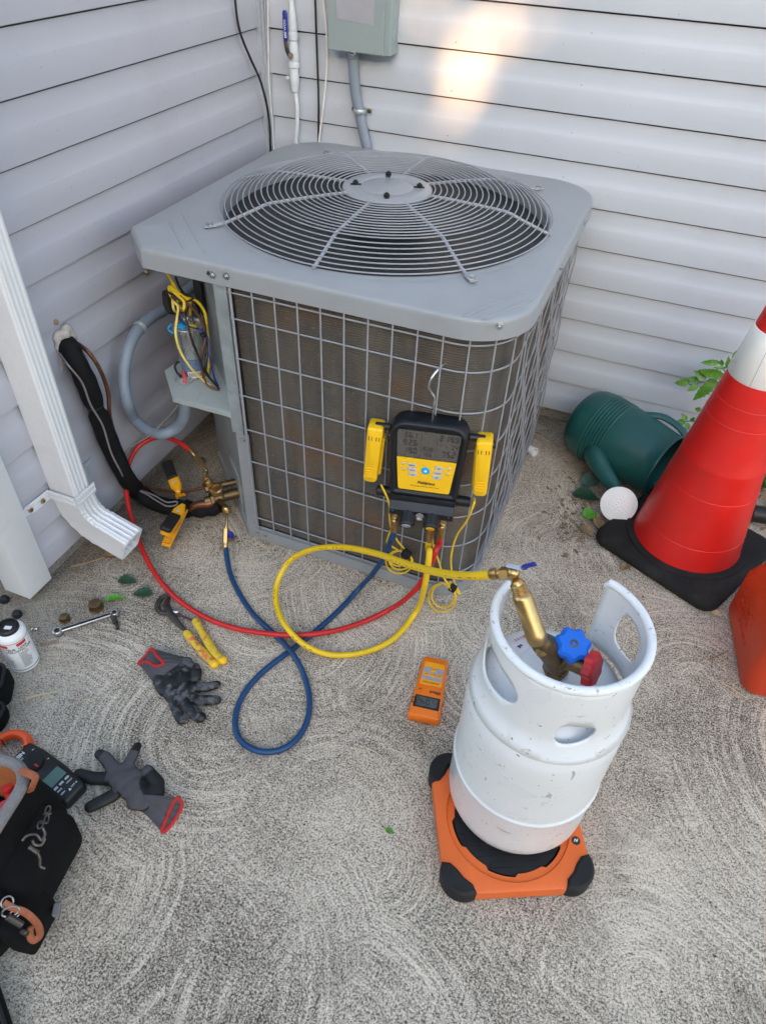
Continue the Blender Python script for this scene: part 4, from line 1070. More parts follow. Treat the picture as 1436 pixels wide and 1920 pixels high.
m = MB(); m.lathe([(.0030, .0022), (.0030, .0026), (0, .0027)], 14, T(0, .0045, .076) @ FX); m.build('power_mark', 'print_white', kb)
note('Fieldpiece', .0098, .004, .043, bold=.028, shear=.25)
note('SMAN Refrigerant Manifold + Micron Gauge', .0036, .001, .033, bold=.014, shear=.2)
# lower lip, bar and valve block
b = MB(); b.rbox((0, .018, -.008), (.152, .034, .018), .004, 2); b.build('lower_lip', 'manifold_rubber', mg)
b = MB(); b.add([(-.074, .004, -.016), (.074, .004, -.016), (.074, -.006, -.036), (-.074, -.006, -.036), (-.074, .040, -.016), (.074, .040, -.016), (.074, .040, -.036), (-.074, .040, -.036)], [(0, 1, 2, 3), (4, 7, 6, 5), (0, 4, 5, 1), (3, 2, 6, 7), (0, 3, 7, 4), (1, 5, 6, 2)]); b.build('block_face', 'manifold_alu', mg)
b = MB(); b.rbox((0, .018, -.046), (.150, .040, .020), .002, 1); blk = b.build('valve_block', 'black_plastic', mg)
for x in (-.066, .064):
    m = MB(); m.lathe([(.0016, 0), (.0012, .0006), (0, .0007)], 8, T(x, -.0025, -.043) @ FX); m.build('dot', 'cyan_plastic' if x < 0 else 'brass', blk)
for s_, mt_, tx in ((-1, 'grey_button', 'VAC'), (1, 'yellow_plastic', 'REF')):
    x = -.030 if s_ < 0 else .026
    K = T(x, .010, -.046) @ RX(rad(118))                      # knob points forwards and down
    m = MB(); m.prism(star(.0185, .0172, 12, 3), .0, .036, K); m.lathe([(.0175, .036), (.0165, .0395), (.0120, .0405)], 30, K); kn = m.build('knob', 'black_plastic', mg)
    m = MB(); m.lathe([(.0105, .0395), (.0105, .0405), (.0095, .041), (0, .041)], 24, K); kc = m.build('knob_cap', mt_, kn)
    lettering(tx, .0068, 'blue_paint' if s_ < 0 else 'print_red', kc, K @ T(0, 0, .0416) @ RZ(0), .02)
K = T(-.002, -.004, -.047) @ RX(PI/2)
m = MB(); m.lathe([(.0065, -.002), (.0085, .004), (.0110, .004), (.0110, .006), (.0080, .0065), (.0075, .0035), (0, .003)], 26, K); sg_ = m.build('sight_glass', 'steel', mg)
m = MB(); m.tube([(-.003, .0045, .003), (.003, .003, .004)], .0012, 6); m.build('float', 'steel', sg_, M=K @ T(0, 0, 0))
def fitting(p, d, mat='brass', sc=1.0, par=mg, nm='port', world=False):
    m = MB(); Fm = frame(p, Vector(p)+Vector(d))
    m.lathe([(.0060*sc, 0), (.0060*sc, .010*sc)], 16, Fm); m.prism(circle(.0095*sc, 6), .008*sc, .020*sc, Fm); m.lathe([(.0085*sc, .020*sc), (.0092*sc, .022*sc), (.0092*sc, .027*sc), (.0078*sc, .030*sc), (.0078*sc, .050*sc), (.0064*sc, .051*sc)], 18, Fm)
    return m.build(nm, mat, par, world)
fitting((-.060, .012, -.050), (0, -.25, -1)); fitting((.008+.018, .016, -.062), (0, -.22, -1), sc=1.12); fitting((.052, .012, -.050), (0, -.25, -1))
m = MB(); Fm = frame((-.034, .014, -.062), (-.034, .010, -.10)); m.lathe([(.006, 0), (.006, .008), (.0095, .010), (.0095, .022), (.0085, .025), (.0075, .026), (.0075, .033), (.005, .036), (0, .036)], 18, Fm); m.build('port_cap', 'brass', mg)
# hook
hk = [(.002, .030, MH-.01), (.002, .030, MH+.030), (.001, .032, MH+.048), (-.006, .030, MH+.060), (-.012, .026, MH+.074), (-.008, .030, MH+.094), (.006, .046, MH+.112), (.018, .066, MH+.116), (.026, .080, MH+.106), (.028, .083, MH+.098)]
b = MB(); b.tube(catmull(hk, 8), .0028, 10); b.build('hook', 'steel', mg)
# posts that carry the two probes
for x in (-.098, .098):
    b = MB(); b.ccyl((x*.86, .026, MH-.034), (x*1.22, .026, MH-.034), .0085, .002, 14); b.build('post', 'black_plastic', mg)
    b = MB(); b.ccyl((x*.70, .026, -.012), (x*1.12, .026, -.012), .0125, .003, 16); b.build('foot_pad', 'manifold_rubber', mg)
MG = ROOTM[mg.name]

# two pipe clamp probes parked on the gauge, each with its coiled cable
def probe(label, lx, tilt, cable_pts):
    loc = MG @ Vector((lx, .018, .098)); pr_ = thing('clamp_probe', label, 'clamp probe', loc, (rad(-3), tilt, yawm), group='yellow clamp probes on the gauge')
    ol = rpoly([(-.0155, -.074), (.0155, -.074), (.0175, .072), (-.0175, .072)], [.010, .010, .007, .007], 6)
    m = MB(); FXI = RX(PI/2)
    lp_ = lambda q, y: [(x, y, z) for x, z in q]
    loft(m, [lp_(inset(ol, .003), .030), lp_(ol, .026), lp_(ol, -.010), lp_(inset(ol, .0015), -.0135), lp_(inset(ol, .004), -.0155)]); sh_ = m.build('shell', 'yellow_plastic', pr_, sharp=50)
    for k in range(4):
        m = MB(); m.rbox((0, -.0158, -.034-.0075*k), (.024-.001*k, .0022, .0030), .001, 2); m.build('grip_rib', 'yellow_plastic', sh_)
    m = MB()
    for x in (-.0115, -.005, .005, .0115): m.box((x, -.0157, .046), (.0016, .0006, .010))
    m.build('moulded_slots', 'bark_dark', sh_)
    m = MB(); m.rbox((0, .020, 0), (.020, .026, .10), .004, 2, T(-.010 if lx > 0 else .012, 0, -.015)); m.build('jaw', 'yellow_plastic', pr_)
    m = MB(); m.ccyl((.014 if lx > 0 else -.014, .012, .050), (.024 if lx > 0 else -.022, .012, .050), .0095, .002, 16); m.build('pivot', 'black_plastic', pr_)
    m = MB(); m.tube(catmull(cable_pts, 8), .0024, 8); m.build('cable', 'yellow_hose', pr_, True)
    return pr_
def D4(X, Y, y):          # a spot below the gauge on the plane y, or on the ground where that plane ends
    p_ = WY(680+X/4.2235, 940+Y/4.2235, y)
    return p_ if p_.z > .004 else G(680+X/4.2235, 940+Y/4.2235, .004)
def loops(c_, r_, n_, yy, squash=.7, start=0.0):
    out = []
    for k in range(n_*10):
        a = start+2*PI*k/10; q_ = k//10; rr_ = r_*(1-.16*q_+.05*math.sin(k*.63)); out.append(D4(c_[0]+10*math.sin(q_*2.1)+rr_*math.cos(a), c_[1]-16*q_+rr_*squash*math.sin(a), yy-.0035*q_-.001*math.sin(a)))
    return out
yc = -.985
cl = [MG @ Vector((-.098, .012, .016)), D4(205, 0, -1.03), D4(212, 120, -1.01), D4(235, 240, yc), D4(280, 320, yc), D4(325, 372, yc)]+loops((285, 480), 105, 3, yc, .85, -.9)+[D4(235, 360, yc-.01), D4(195, 330, yc-.012), D4(205, 270, yc-.012), D4(235, 205, yc-.012)]
pl = probe('yellow clamp probe parked on the left side of the manifold gauge', -.120, rad(3), cl)
b = MB(); p = D4(345, 418, yc-.012); b.rbox((0, 0, 0), (.024, .020, .020), .005, 2, Matrix.Translation(p) @ RY(rad(30))); b.build('cable_strap', 'black_rubber', pl, True)
cr_ = [MG @ Vector((.116, .012, .012)), D4(880, 20, -1.02), D4(820, 160, -1.0), D4(745, 270, yc), D4(705, 400, yc), D4(700, 520, yc), D4(725, 640, yc), D4(770, 735, yc-.004), D4(735, 700, yc-.006), D4(690, 640, yc-.006)]+loops((625, 760), 108, 2, yc-.012, 1.05, -.9)+[D4(700, 700, yc-.02), D4(640, 600, yc-.016), D4(600, 470, yc-.014), D4(560, 360, yc-.014), D4(550, 200, yc-.014)]
pr2 = probe('yellow clamp probe parked on the right side of the manifold gauge', .122, rad(-3), cr_)
b = MB(); p = D4(712, 688, yc-.014); b.rbox((0, 0, 0), (.018, .016, .018), .003, 2, Matrix.Translation(p) @ RY(rad(20))); b.build('cable_strap', 'black_rubber', pr2, True)

# ================================================================== HOSES
def hose(name, label, pts, r_, mat, sub=10):
    m = MB(); cc_ = catmull(pts, sub); m.tube(cc_, r_, 12); t__ = thing(name, label, 'hose', (pts[len(pts)//2][0], pts[len(pts)//2][1], 0)); m.build('hose', mat, t__, True); return t__, cc_
def hose_end(t__, p, d, L_=.05, mat='brass', r_=.0075):
    m = MB(); Fm = frame(p, Vector(p)+Vector(d)); m.lathe([(r_*.98, -.012), (r_*1.12, -.010), (r_*1.12, .010), (r_*.8, .011), (r_*.8, .014)], 16, Fm); m.prism(circle(r_*1.15, 6), .013, L_*.55, Fm); m.lathe([(r_*.85, L_*.55), (r_*1.05, L_*.58), (r_*1.05, L_*.92), (r_*.7, L_)], 16, Fm); return m.build('brass_end', mat, t__, True)
HB = MG @ Vector((-.060, .001, -.100)); HY = MG @ Vector((.026, .005, -.118)); HR = MG @ Vector((.052, .001, -.100))
gz = lambda px, py, z=.008: G(px, py, z)
RV = G(384, 879, .165)
red = [HR, HR+Vector((.0, -.004, -.03)), WY(818, 1030, -1.045), WY(800, 1075, -1.055), WY(775, 1110, -1.068), gz(725, 1146, .020), gz(650, 1177, .014), gz(580, 1190, .020), gz(520, 1190, .022), gz(440, 1178, .012), gz(380, 1155, .009), gz(320, 1112, .010), gz(280, 1058, .022), gz(252, 990, .055), gz(237, 925, .105), gz(240, 875, .150), gz(262, 835, .185), gz(300, 819, .205), gz(335, 829, .205), gz(362, 850, .190)]
t_, cc = hose('red_hose', 'red charging hose arching over to the upper service valve', red, .0068, 'red_hose')
dv = (RV-Vector(red[-1])).normalized(); e = LIQ+Vector((-.006, -.02, .028))
hose_end(t_, HR, (0, 0, 1), .03)
p0, p1 = Vector(red[-1]), G(388, 884, .155)
b = MB(); Fm = frame(p0, p1); L_ = (p1-p0).length
b.lathe([(.0070, -.014), (.0080, -.012), (.0080, .006), (.006, .007), (.006, .012)], 16, Fm); b.prism(circle(.0088, 6), .010, L_*.92, Fm); b.lathe([(.0045, L_*.9), (.0045, L_)], 12, Fm); b.build('ball_valve', 'brass', t_, True)
b = MB(); b.tube(catmull([p1, p1.lerp(e, .5)+Vector((0, 0, .004)), e], 5), .0045, 10); b.ccyl(e+Vector((0, 0, -.012)), e+Vector((0, 0, .008)), .0095, .002, 14); b.build('angle_fitting', 'brass', t_, True)
b = MB(); pm = p0.lerp(p1, .5)+Vector((.010, .004, .010)); b.rbox((0, 0, 0), (.020, .008, .006), .002, 2, frame(pm, p1+Vector((.01, .004, .01))) @ RY(PI/2)); b.build('valve_lever', 'black_plastic', t_, True)

BV = G(424, 990, .075)
blue = [HB, HB+Vector((0, -.004, -.03)), WY(736, 1005, -1.035), WY(722, 1042, -1.035), WY(700, 1074, -1.035), gz(672, 1105, .020), gz(640, 1140, .008), gz(590, 1185, .007), gz(545, 1220, .007), gz(495, 1258, .007), gz(458, 1300, .007), gz(441, 1350, .007), gz(452, 1390, .007), gz(490, 1410, .007), gz(532, 1404, .007), gz(565, 1375, .007), gz(580, 1330, .007), gz(573, 1275, .009), gz(550, 1228, .022), gz(515, 1190, .010), gz(475, 1152, .007), gz(447, 1110, .008), gz(430, 1070, .016), gz(423, 1025, .040)]
t_, cc = hose('blue_hose', 'dark blue charging hose lying in a loop on the concrete', blue, .0070, 'blue_hose')
hose_end(t_, HB, (0, 0, 1), .03)
p0, p1 = Vector(blue[-1]), BV
b = MB(); Fm = frame(p0, p1); L_ = (p1-p0).length
b.lathe([(.0072, -.014), (.0082, -.012), (.0082, .004), (.006, .005), (.006, .012)], 16, Fm); b.prism(circle(.0090, 6), .010, L_*.96, Fm); b.lathe([(.0045, L_*.9), (.0045, L_+.006)], 12, Fm); b.build('ball_valve', 'brass', t_, True)
sp2 = G(424, 957, .098)
b = MB(); b.tube(catmull([p1, p1.lerp(sp2, .55)+Vector((.004, -.002, .002)), sp2], 5), .0046, 10); b.lathe([(.0075, -.010), (.0110, -.008), (.0115, .006), (.0085, .012), (0, .013)], 16, frame(sp2, sp2+Vector((-.2, .2, 1)))); b.build('angle_fitting', 'brass', t_, True)
b = MB(); pm = G(433, 1003, .07); b.lathe([(.004, -.008), (.011, -.006), (.013, 0), (.011, .005), (.006, .007)], 14, Matrix.Translation(pm) @ RY(rad(70)), sy=.55); b.build('valve_lever', 'blue_paint', t_, True)
m = MB(); m.tube([SUC+Vector((0, -.012, .0)), SUC.lerp(sp2, .7), sp2+Vector((0, 0, -.004))], .0065, 10); m.build('access_port', 'old_brass', v2, True)
m = MB(); m.tube([LIQ+Vector((0, -.008, .0)), LIQ.lerp(e, .7), e+Vector((0, 0, -.008))], .0055, 10); m.build('access_port', 'old_brass', v1, True)

# yellow hose: gauge, down to the ground, loop, back up to the cylinder valve
TKX, TKY = 1.298, -1.432                                       # axis of the refrigerant cylinder
YV = G(955, 1075, .66)
yel_ = [HY, HY+Vector((0, -.004, -.03)), WY(805, 1035, -1.060), WY(797, 1095, -1.078), gz(778, 1150, .020), gz(735, 1200, .010), gz(680, 1224, .008), gz(620, 1228, .010), gz(575, 1212, .028), gz(540, 1180, .040), gz(519, 1138, .035), gz(519, 1095, .045), gz(540, 1055, .085), gz(580, 1032, .15), gz(640, 1026, .235), gz(705, 1038, .32), gz(770, 1060, .42), gz(835, 1076, .52), gz(890, 1080, .60), gz(930, 1076, .645)]
t_, cc = hose('yellow_hose', 'yellow charging hose looping from the gauge up to the cylinder fitting', yel_, .0074, 'yellow_hose')
hose_end(t_, HY, (0, 0, 1), .03)
b = MB(); pr_ = random.Random(4)                                  # worn black print along the hose
for i in range(70, len(cc)-6):
    for s__ in (.25, .75):
        if pr_.random() < .72 or (i % 19) > 11: continue
        p_ = cc[i].lerp(cc[i+1], s__); d = (cc[i+1]-cc[i]).normalized(); o_ = Vector((.1, -.75, .5)); o_ = (o_-d*o_.dot(d)).normalized(); w_ = d.cross(o_)
        Mx = Matrix((d, w_, o_)).transposed().to_4x4(); Mx.translation = p_+o_*.0073; b.box((0, 0, 0), (.0020+.002*pr_.random(), .0016, .0005), Mx)
b.build('worn_print', 'print_black', t_, True)
pa = Vector(yel_[-1]); pb = G(962, 1074, .664)
b = MB(); Fm = frame(pa, pb); L_ = (pb-pa).length
b.lathe([(.0080, -.010), (.0090, -.008), (.0090, .004), (.0065, .005), (.0065, L_)], 16, Fm); b.prism(circle(.0105, 6), L_*.35, L_*.85, Fm); b.sphere(pb, .0105, 8); b.build('ball_valve', 'brass', t_, True)
b = MB(); k0, k1, k2, k3 = pb+Vector((-.012, 0, .013)), pb+Vector((.014, 0, .016)), G(985, 1062, .690), G(1004, 1057, .70)
b.tube([k0, k1], .0055, 8, sq=((0, 0, 1), .3, 1)); lv_ = b.build('lever_plate', 'steel', t_, True)
b = MB(); b.tube(catmull([k1, k2, k3], 6), .0052, 8, sq=((0, 0, 1), .5, 1)); b.build('lever_grip', 'blue_paint', lv_, True)
# ribbed brass connector and slim brass sleeve between valve and cylinder
VT = Vector((TKX-.030, TKY+.005, .545))                        # outlet of the cylinder valve
bt = G(1006, 1195, .575)
b = MB(); top_ = G(968, 1088, .662); Fm = frame(bt, top_); L_ = (top_-bt).length
prof = [(.0095, -.030), (.0095, -.010), (.0150, -.008), (.0165, .0), (.0165, L_*.10), (.0155, L_*.12), (.0155, L_*.72), (.0135, L_*.76), (.0105, L_*.78)]
for k in range(5): prof += [(.0120, L_*(.79+.035*k)), (.0098, L_*(.805+.035*k))]
prof += [(.0090, L_*.97), (.0070, L_)]
b.lathe(prof, 22, Fm); b.build('brass_sleeve', 'brass', t_, True)

# ------------------------------------------------ wireless pipe clamps on the two lines
def pclamp(label, P0, P1, jaw_open, upv, flip):
    """amber body from the jaw P0 to the black-capped end P1"""
    P0, P1 = Vector(P0), Vector(P1); L_ = (P1-P0).length; x_ = (P1-P0).normalized(); z_ = (Vector(upv)-x_*Vector(upv).dot(x_)).normalized(); y_ = z_.cross(x_)
    Mx = Matrix((x_, y_, z_)).transposed().to_4x4(); Mx.translation = P0
    t__ = thing('pipe_clamp', label, 'pipe clamp', P0, Mx.to_euler(), group='wireless pipe clamps on the copper lines')
    pl_ = rpoly([(0, -.006), (.028, -.016), (L_, -.015), (L_, .015), (.028, .016), (0, .006)], [.004, .01, .008, .008, .01, .004], 4)
    m = MB(); m.rprism(pl_, -.008, .011, .004); m.build('upper_jaw', 'amber_plastic', t__)
    hp = rpoly([(L_*.42, -.0155), (L_*1.0, -.0165), (L_*1.0, .0165), (L_*.42, .0155)], [.004, .009, .009, .004], 4)
    m = MB(); m.rprism(hp, .006, .018, .005); c__ = m.build('black_cap', 'black_rubber', t__)
    m = MB(); m.lathe([(.004, .011), (.004, .0125), (0, .0125)], 12, T(L_*.3, 0, 0)); m.build('button', 'grey_button', t__)
    Mj = RY(rad(jaw_open)) if flip else RY(rad(jaw_open))
    m = MB(); lw = .013
    for s__ in (-1, 1): m.rbox((L_*.50, s__*.011, -.016), (L_*.98, .004, .012), .0018, 1, Mj)
    for k in range(5): m.box((L_*(.12+.19*k), 0, -.016), (.004, .020, .010), Mj)
    m.box((L_*.5, 0, -.0205), (L_*.9, .020, .002), Mj)
    m.rbox((L_*.995, 0, -.016), (.008, .024, .012), .002, 1, Mj); m.build('lower_jaw', 'amber_plastic', t__)
    return t__
pclamp('black and amber pipe clamp gripping the thin liquid line', G(336, 925, .078), G(313, 868, .105), 8, (.35, -.55, .75), 0)
pclamp('black and amber pipe clamp gripping the insulated suction line, jaws spread', G(344, 948, .080), G(308, 1000, .085), 24, (.25, -.5, .8), 1)
# ================================================================== SCALE, CYLINDER, REMOTE
sc = thing('cylinder_scale', 'orange electronic scale platform with black corner bumpers under the white cylinder', 'scale', (1.300, -1.490, 0), (0, 0, rad(25.5)))
SW, SH = .286, .276
ZS = .050
sqo = rpoly([(-SW/2, -SH/2), (SW/2, -SH/2), (SW/2, SH/2), (-SW/2, SH/2)], .040, 8)
b = MB(); n = 96
def ray_poly(poly, a):
    d = Vector((math.cos(a), math.sin(a))); best = None
    for i in range(len(poly)):
        p, q = Vector(poly[i]), Vector(poly[(i+1) % len(poly)]); e_ = q-p; den = d.x*e_.y-d.y*e_.x
        if abs(den) < 1e-9: continue
        tt = (p.x*e_.y-p.y*e_.x)/den; u = (p.x*d.y-p.y*d.x)/den
        if tt > 0 and -1e-6 <= u <= 1+1e-6: best = tt if best is None else min(best, tt)
    return best
vs = []
for k in range(n):
    a = 2*PI*k/n; R_ = ray_poly(sqo, a); ca, sa = math.cos(a), math.sin(a)
    # scalloped inner edge round the rubber mat
    sc_k = 1.0 if (k % 16) in (0, 1, 2, 3, 4, 5, 6, 7) else 0.0
    ri = .106+.006*sc_k
    for r_, z in ((ri, ZS-.010), (ri, ZS-.004), (.1205, ZS-.004), (.123, ZS), (R_-.006, ZS), (R_-.001, ZS-.003), (R_, ZS-.008), (R_-.001, ZS-.034), (R_-.010, ZS-.040)): vs.append((r_*ca, r_*sa, z))
m_ = 9
b.add(vs, [(k*m_+j, ((k+1) % n)*m_+j, ((k+1) % n)*m_+j+1, k*m_+j+1) for k in range(n) for j in range(m_-1)])
b.build('platform', 'scale_orange', sc, sharp=40)
b = MB(); b.lathe([(0, ZS-.0105), (.108, ZS-.0105), (.108, ZS-.0075), (.095, ZS-.0065), (0, ZS-.0065)], 64); mat_ = b.build('rubber_mat', 'black_rubber', sc)
for k in range(9):
    m = MB(); y_ = -.088+.022*k; hl = math.sqrt(max(0, .100**2-y_**2)); m.box((0, y_, ZS-.0058), (2*hl, .009, .0016)); m.build('mat_rib', 'black_rubber', mat_)
b = MB(); b.box((0, 0, .012), (SW-.05, SH-.05, .010)); b.build('chassis', 'black_plastic', sc)
for i, (sx, sy) in enumerate(((-1, -1), (1, -1), (1, 1), (-1, 1))):
    pl_ = []
    cx_, cy_ = SW/2-.040, SH/2-.040
    for k in range(13):
        a = rad(-10)+rad(110)*k/12; pl_.append((cx_+.0440*math.cos(a), cy_+.0440*math.sin(a)))
    pl_ += [(cx_-.018, cy_+.040), (cx_-.013, cy_+.024), (cx_+.002, cy_+.011), (cx_+.012, cy_-.004), (cx_+.024, cy_-.016), (cx_+.040, cy_-.019)]
    pl_ = [(x*sx, y*sy) for x, y in pl_]
    m = MB(); m.rprism(pl_, .018, ZS+.0065, .005); o = m.build('corner_bumper', 'black_rubber', sc)
    m = MB(); m.lathe([(.016, .0), (.019, .003), (.019, .012), (.012, .013)], 18, T((SW/2-.032)*sx, (SH/2-.032)*sy, 0)); m.build('foot', 'black_rubber', o)
m = MB(); m.lathe([(.0085, ZS), (.0085, ZS+.0006), (0, ZS+.0006)], 22, T(SW/2-.018, -.052, 0)); lg = m.build('round_sticker', 'print_black', sc)
m = MB(); m.tube(catmull([(-.004, -.002, 0), (-.001, .003, 0), (.001, -.002, 0), (.004, .003, 0)], 5), .0009, 6); m.build('sticker_mark', 'print_white', lg, M=T(SW/2-.018, -.052, ZS+.0009))
m = MB(); m.box((SW/2-.008, -.004, ZS-.001), (.008, .014, .004)); m.build('level_window', 'steel', sc)

# refrigerant cylinder
TB = ZS-.005
tk = thing('refrigerant_cylinder', 'scuffed white refrigerant cylinder with a cut-out collar, standing on the orange scale', 'gas cylinder', (TKX, TKY, TB))
RB = .137
prof = [(0, .004), (.100, .004), (.118, .006), (.130, .014), (.136, .032), (RB, .050), (RB, .150), (RB+.0006, .153), (RB+.0030, .1545), (RB+.0034, .157), (RB+.0024, .1595), (RB+.0002, .161), (RB, .165), (RB, .320)]
for k in range(1, 15):
    a = rad(90)*k/14; prof.append((.060+.077*math.cos(a), .330+.088*math.sin(a)))
prof += [(.030, .420), (.022, .424), (.022, .432), (0, .432)]
b = MB(); b.lathe(prof, 72); b.build('body', 'tank_white', tk, sharp=60)
# collar with three hand holes
A0, A1 = 157.0, 432.0
Z0, Z1 = .375, .548
RC = .1195
def rc(z): return RC+.0165*max(0, (.415-z)/.04)**1.5 if z < .415 else RC+.0012*math.sin((z-.415)/.133*PI)
holes = [(221, 27, .478, .036, 1.0), (295, 15, .437, .026, .7), (396, 16, .478, .038, -.6)]
wins = [(h_[0]-h_[1]-5, h_[0]+h_[1]+5) for h_ in holes]
b = MB()
def P_(a, z): r_ = rc(z); return (r_*math.cos(rad(a)), r_*math.sin(rad(a)), z)
def grid(a0, a1, z0, z1, na, nz_):
    vs_ = [P_(a0+(a1-a0)*i/na, z0+(z1-z0)*j/nz_) for i in range(na+1) for j in range(nz_+1)]
    b.add(vs_, [(i*(nz_+1)+j, (i+1)*(nz_+1)+j, (i+1)*(nz_+1)+j+1, i*(nz_+1)+j+1) for i in range(na) for j in range(nz_)])
NZ = 12
edges = [A0]+[x for w_ in wins for x in w_]+[A1]
for i in range(0, len(edges), 2): grid(edges[i], edges[i+1], Z0, Z1, max(2, int((edges[i+1]-edges[i])/4)), NZ)
for (ac_, ah, zc_, zh, tw), (w0, w1) in zip(holes, wins):
    na = int((w1-w0)/4)
    bd = []                                                    # boundary of the window, counter clockwise
    for i in range(na): bd.append((w0+(w1-w0)*i/na, Z0))
    for j in range(NZ): bd.append((w1, Z0+(Z1-Z0)*j/NZ))
    for i in range(na): bd.append((w1-(w1-w0)*i/na, Z1))
    for j in range(NZ): bd.append((w0, Z1-(Z1-Z0)*j/NZ))
    nb_ = len(bd); loops_ = [bd]
    inner = []
    for (a, z) in bd:
        th = math.atan2((z-zc_)/zh*.9, (a-ac_)/ah)
        c_, s__ = math.cos(th), math.sin(th); pw = 2/2.7
        x_ = math.copysign(abs(c_)**pw, c_); y_ = math.copysign(abs(s__)**pw, s__)
        inner.append((ac_+ah*x_, zc_+zh*y_*(1-.30*tw*x_)))
    K_ = 5
    for q in range(1, K_+1): loops_.append([(a+(ia-a)*q/K_, z+(iz-z)*q/K_) for (a, z), (ia, iz) in zip(bd, inner)])
    vs_ = [P_(a, z) for lp_ in loops_ for a, z in lp_]
    b.add(vs_, [(q*nb_+k, q*nb_+(k+1) % nb_, (q+1)*nb_+(k+1) % nb_, (q+1)*nb_+k) for q in range(K_) for k in range(nb_)])
co = b.build('collar', 'tank_white', tk, sharp=60)
sm = co.modifiers.new('thick', 'SOLIDIFY'); sm.thickness = .0036; sm.offset = 0
b = MB(); ra = [A0+(A1-A0)*k/80 for k in range(81)]
b.tube([(.1185*math.cos(rad(a)), .1185*math.sin(rad(a)), Z1+.003-(.010 if k in (0, 80) else 0)) for k, a in enumerate(ra)], [.0072 if 0 < k < 80 else .0045 for k in range(81)], 12); b.build('rolled_rim', 'tank_rim', co)
# shoulder label inside the collar
m = MB(); lp0 = []
for (rr_, a0_, a1_, z_) in ((.070, 80, 175, .4235),):
    na = 18; vs_ = []
    for k in range(na+1):
        a = rad(a0_+(a1_-a0_)*k/na)
        for r_ in (.062, .078, .094): vs_.append((r_*math.cos(a), r_*math.sin(a), .330+.088*math.sqrt(max(0, 1-((max(r_, .060)-.060)/.077)**2))+.0012))
    m.add(vs_, [(k*3+j, k*3+j+1, (k+1)*3+j+1, (k+1)*3+j) for k in range(na) for j in range(2)])
lb = m.build('label', 'paper', tk)
def onshould(a, r_, dz=.0026): return T(r_*math.cos(rad(a)), r_*math.sin(rad(a)), .330+.088*math.sqrt(max(0, 1-((r_-.060)/.077)**2))+dz) @ RZ(rad(a)-PI/2) @ RX(-.38)
lettering('111302', .011, 'print_red', lb, onshould(140, .089), .02)
lettering('JN', .008, 'print_black', lb, onshould(153, .075), .05)
m = MB(); m.prism([(-.016, 0), (0, -.016), (.016, 0), (0, .016)], 0, .0006, onshould(112, .078, .0022)); hz = m.build('hazard_diamond', 'print_green', lb)
# brass valve with two hand wheels
vz = .432
b = MB()
b.lathe([(.016, vz-.012), (.016, vz+.004), (.019, vz+.006), (.019, vz+.018), (.015, vz+.022), (.015, vz+.040)], 20, T(-.002, -.006, 0))
b.prism(circle(.021, 6), vz+.004, vz+.016, T(-.002, -.006, 0))
k0 = Vector((-.004, -.010, vz+.036)); k1 = bt-Vector((TKX, TKY, TB))
b.tube(catmull([k0-Vector((0, 0, .012)), k0.lerp(k1, .3), k0.lerp(k1, .75), k1], 6), [.0170, .0172, .0175, .0178, .0180, .0182, .0184, .0186, .0186, .0184, .0180, .0178, .0174, .0168, .0160, .0150, .0145, .0142, .0138], 18)
kb_ = Vector((.004, .0, vz+.034)); kr = Vector((.024, -.014, vz+.050))
b.ccyl(k0, kr, .0125, .002, 16); b.ccyl(kr-Vector((.014, 0, 0)), kr+Vector((.014, -.004, 0)), .0135, .002, 16); b.sphere(tuple(k0), .019, 10)
bdir = Vector((.15, -.30, .94)).normalized(); kbt = Vector((.010, .000, vz+.070))
b.cyl(tuple(k0), tuple(kbt), .010, n=14)
vb = b.build('valve', 'old_brass', tk)
Fm = frame(kbt-bdir*.004, kbt+bdir)
m = MB(); st_p = star(.0300, .0245, 7, 6); m.rprism(st_p, 0, .018, .005, Fm); kn = m.build('blue_hand_wheel', 'blue_knob', tk)
m = MB(); m.lathe([(.0068, .0170), (.0068, .0185), (.0040, .0190), (.0030, .0170), (0, .0168)], 16, Fm); m.build('wheel_nut', 'old_brass', kn)
rdir = Vector((.93, -.22, .25)).normalized(); Fm = frame(kr+rdir*.018, kr+rdir)
m = MB(); m.rprism(star(.0290, .0240, 7, 6), 0, .017, .004, Fm); m.lathe([(.0085, -.012), (.0085, .002)], 12, Fm); m.build('red_hand_wheel', 'red_knob', tk)

# hand remote of the scale
rm = thing('scale_remote', 'orange handheld scale display lying on the concrete left of the cylinder', 'remote display', (1.054, -1.247, 0), (0, 0, rad(188.9)))
RL, RW = .172, .066
ol = rpoly([(-RW/2-.003, -RL/2+.004), (RW/2+.003, -RL/2+.004), (RW/2+.006, RL/2), (-RW/2-.006, RL/2)], [.006, .006, .006, .006], 4)
ol = rpoly([(-.030, -RL/2), (.030, -RL/2), (.037, RL/2), (-.037, RL/2)], .006, 4)
b = MB()
lpz = lambda q, z, tl=0.0: [(x, y, z+tl*(y/RL)) for x, y in q]
loft(b, [lpz(inset(ol, .003), .001), lpz(ol, .004), lpz(ol, .020, .006), lpz(inset(ol, .002), .0240, .006), lpz(inset(ol, .0045), .0255, .006)]); cs_ = b.build('case', 'remote_orange', rm, sharp=50)
TL = lambda y: .0257+.006*(y/RL)
RXX = lambda x, y, dz=0.0: T(x, y, TL(y)+dz) @ RX(math.atan(.006/RL))
m = MB(); m.rprism(rpoly([(-.024, -.032), (.024, -.032), (.026, .034), (-.026, .034)], .003, 3), 0, .0010, .0004, RXX(0, -.036)); pn = m.build('key_panel', 'panel_orange', rm)
m = MB(); m.prism([(-.0235, -.016), (.0235, -.016), (.0245, .020), (-.0245, .020)], .0010, .0014, RXX(0, -.036)); m.build('silver_field', 'panel_silver', pn)
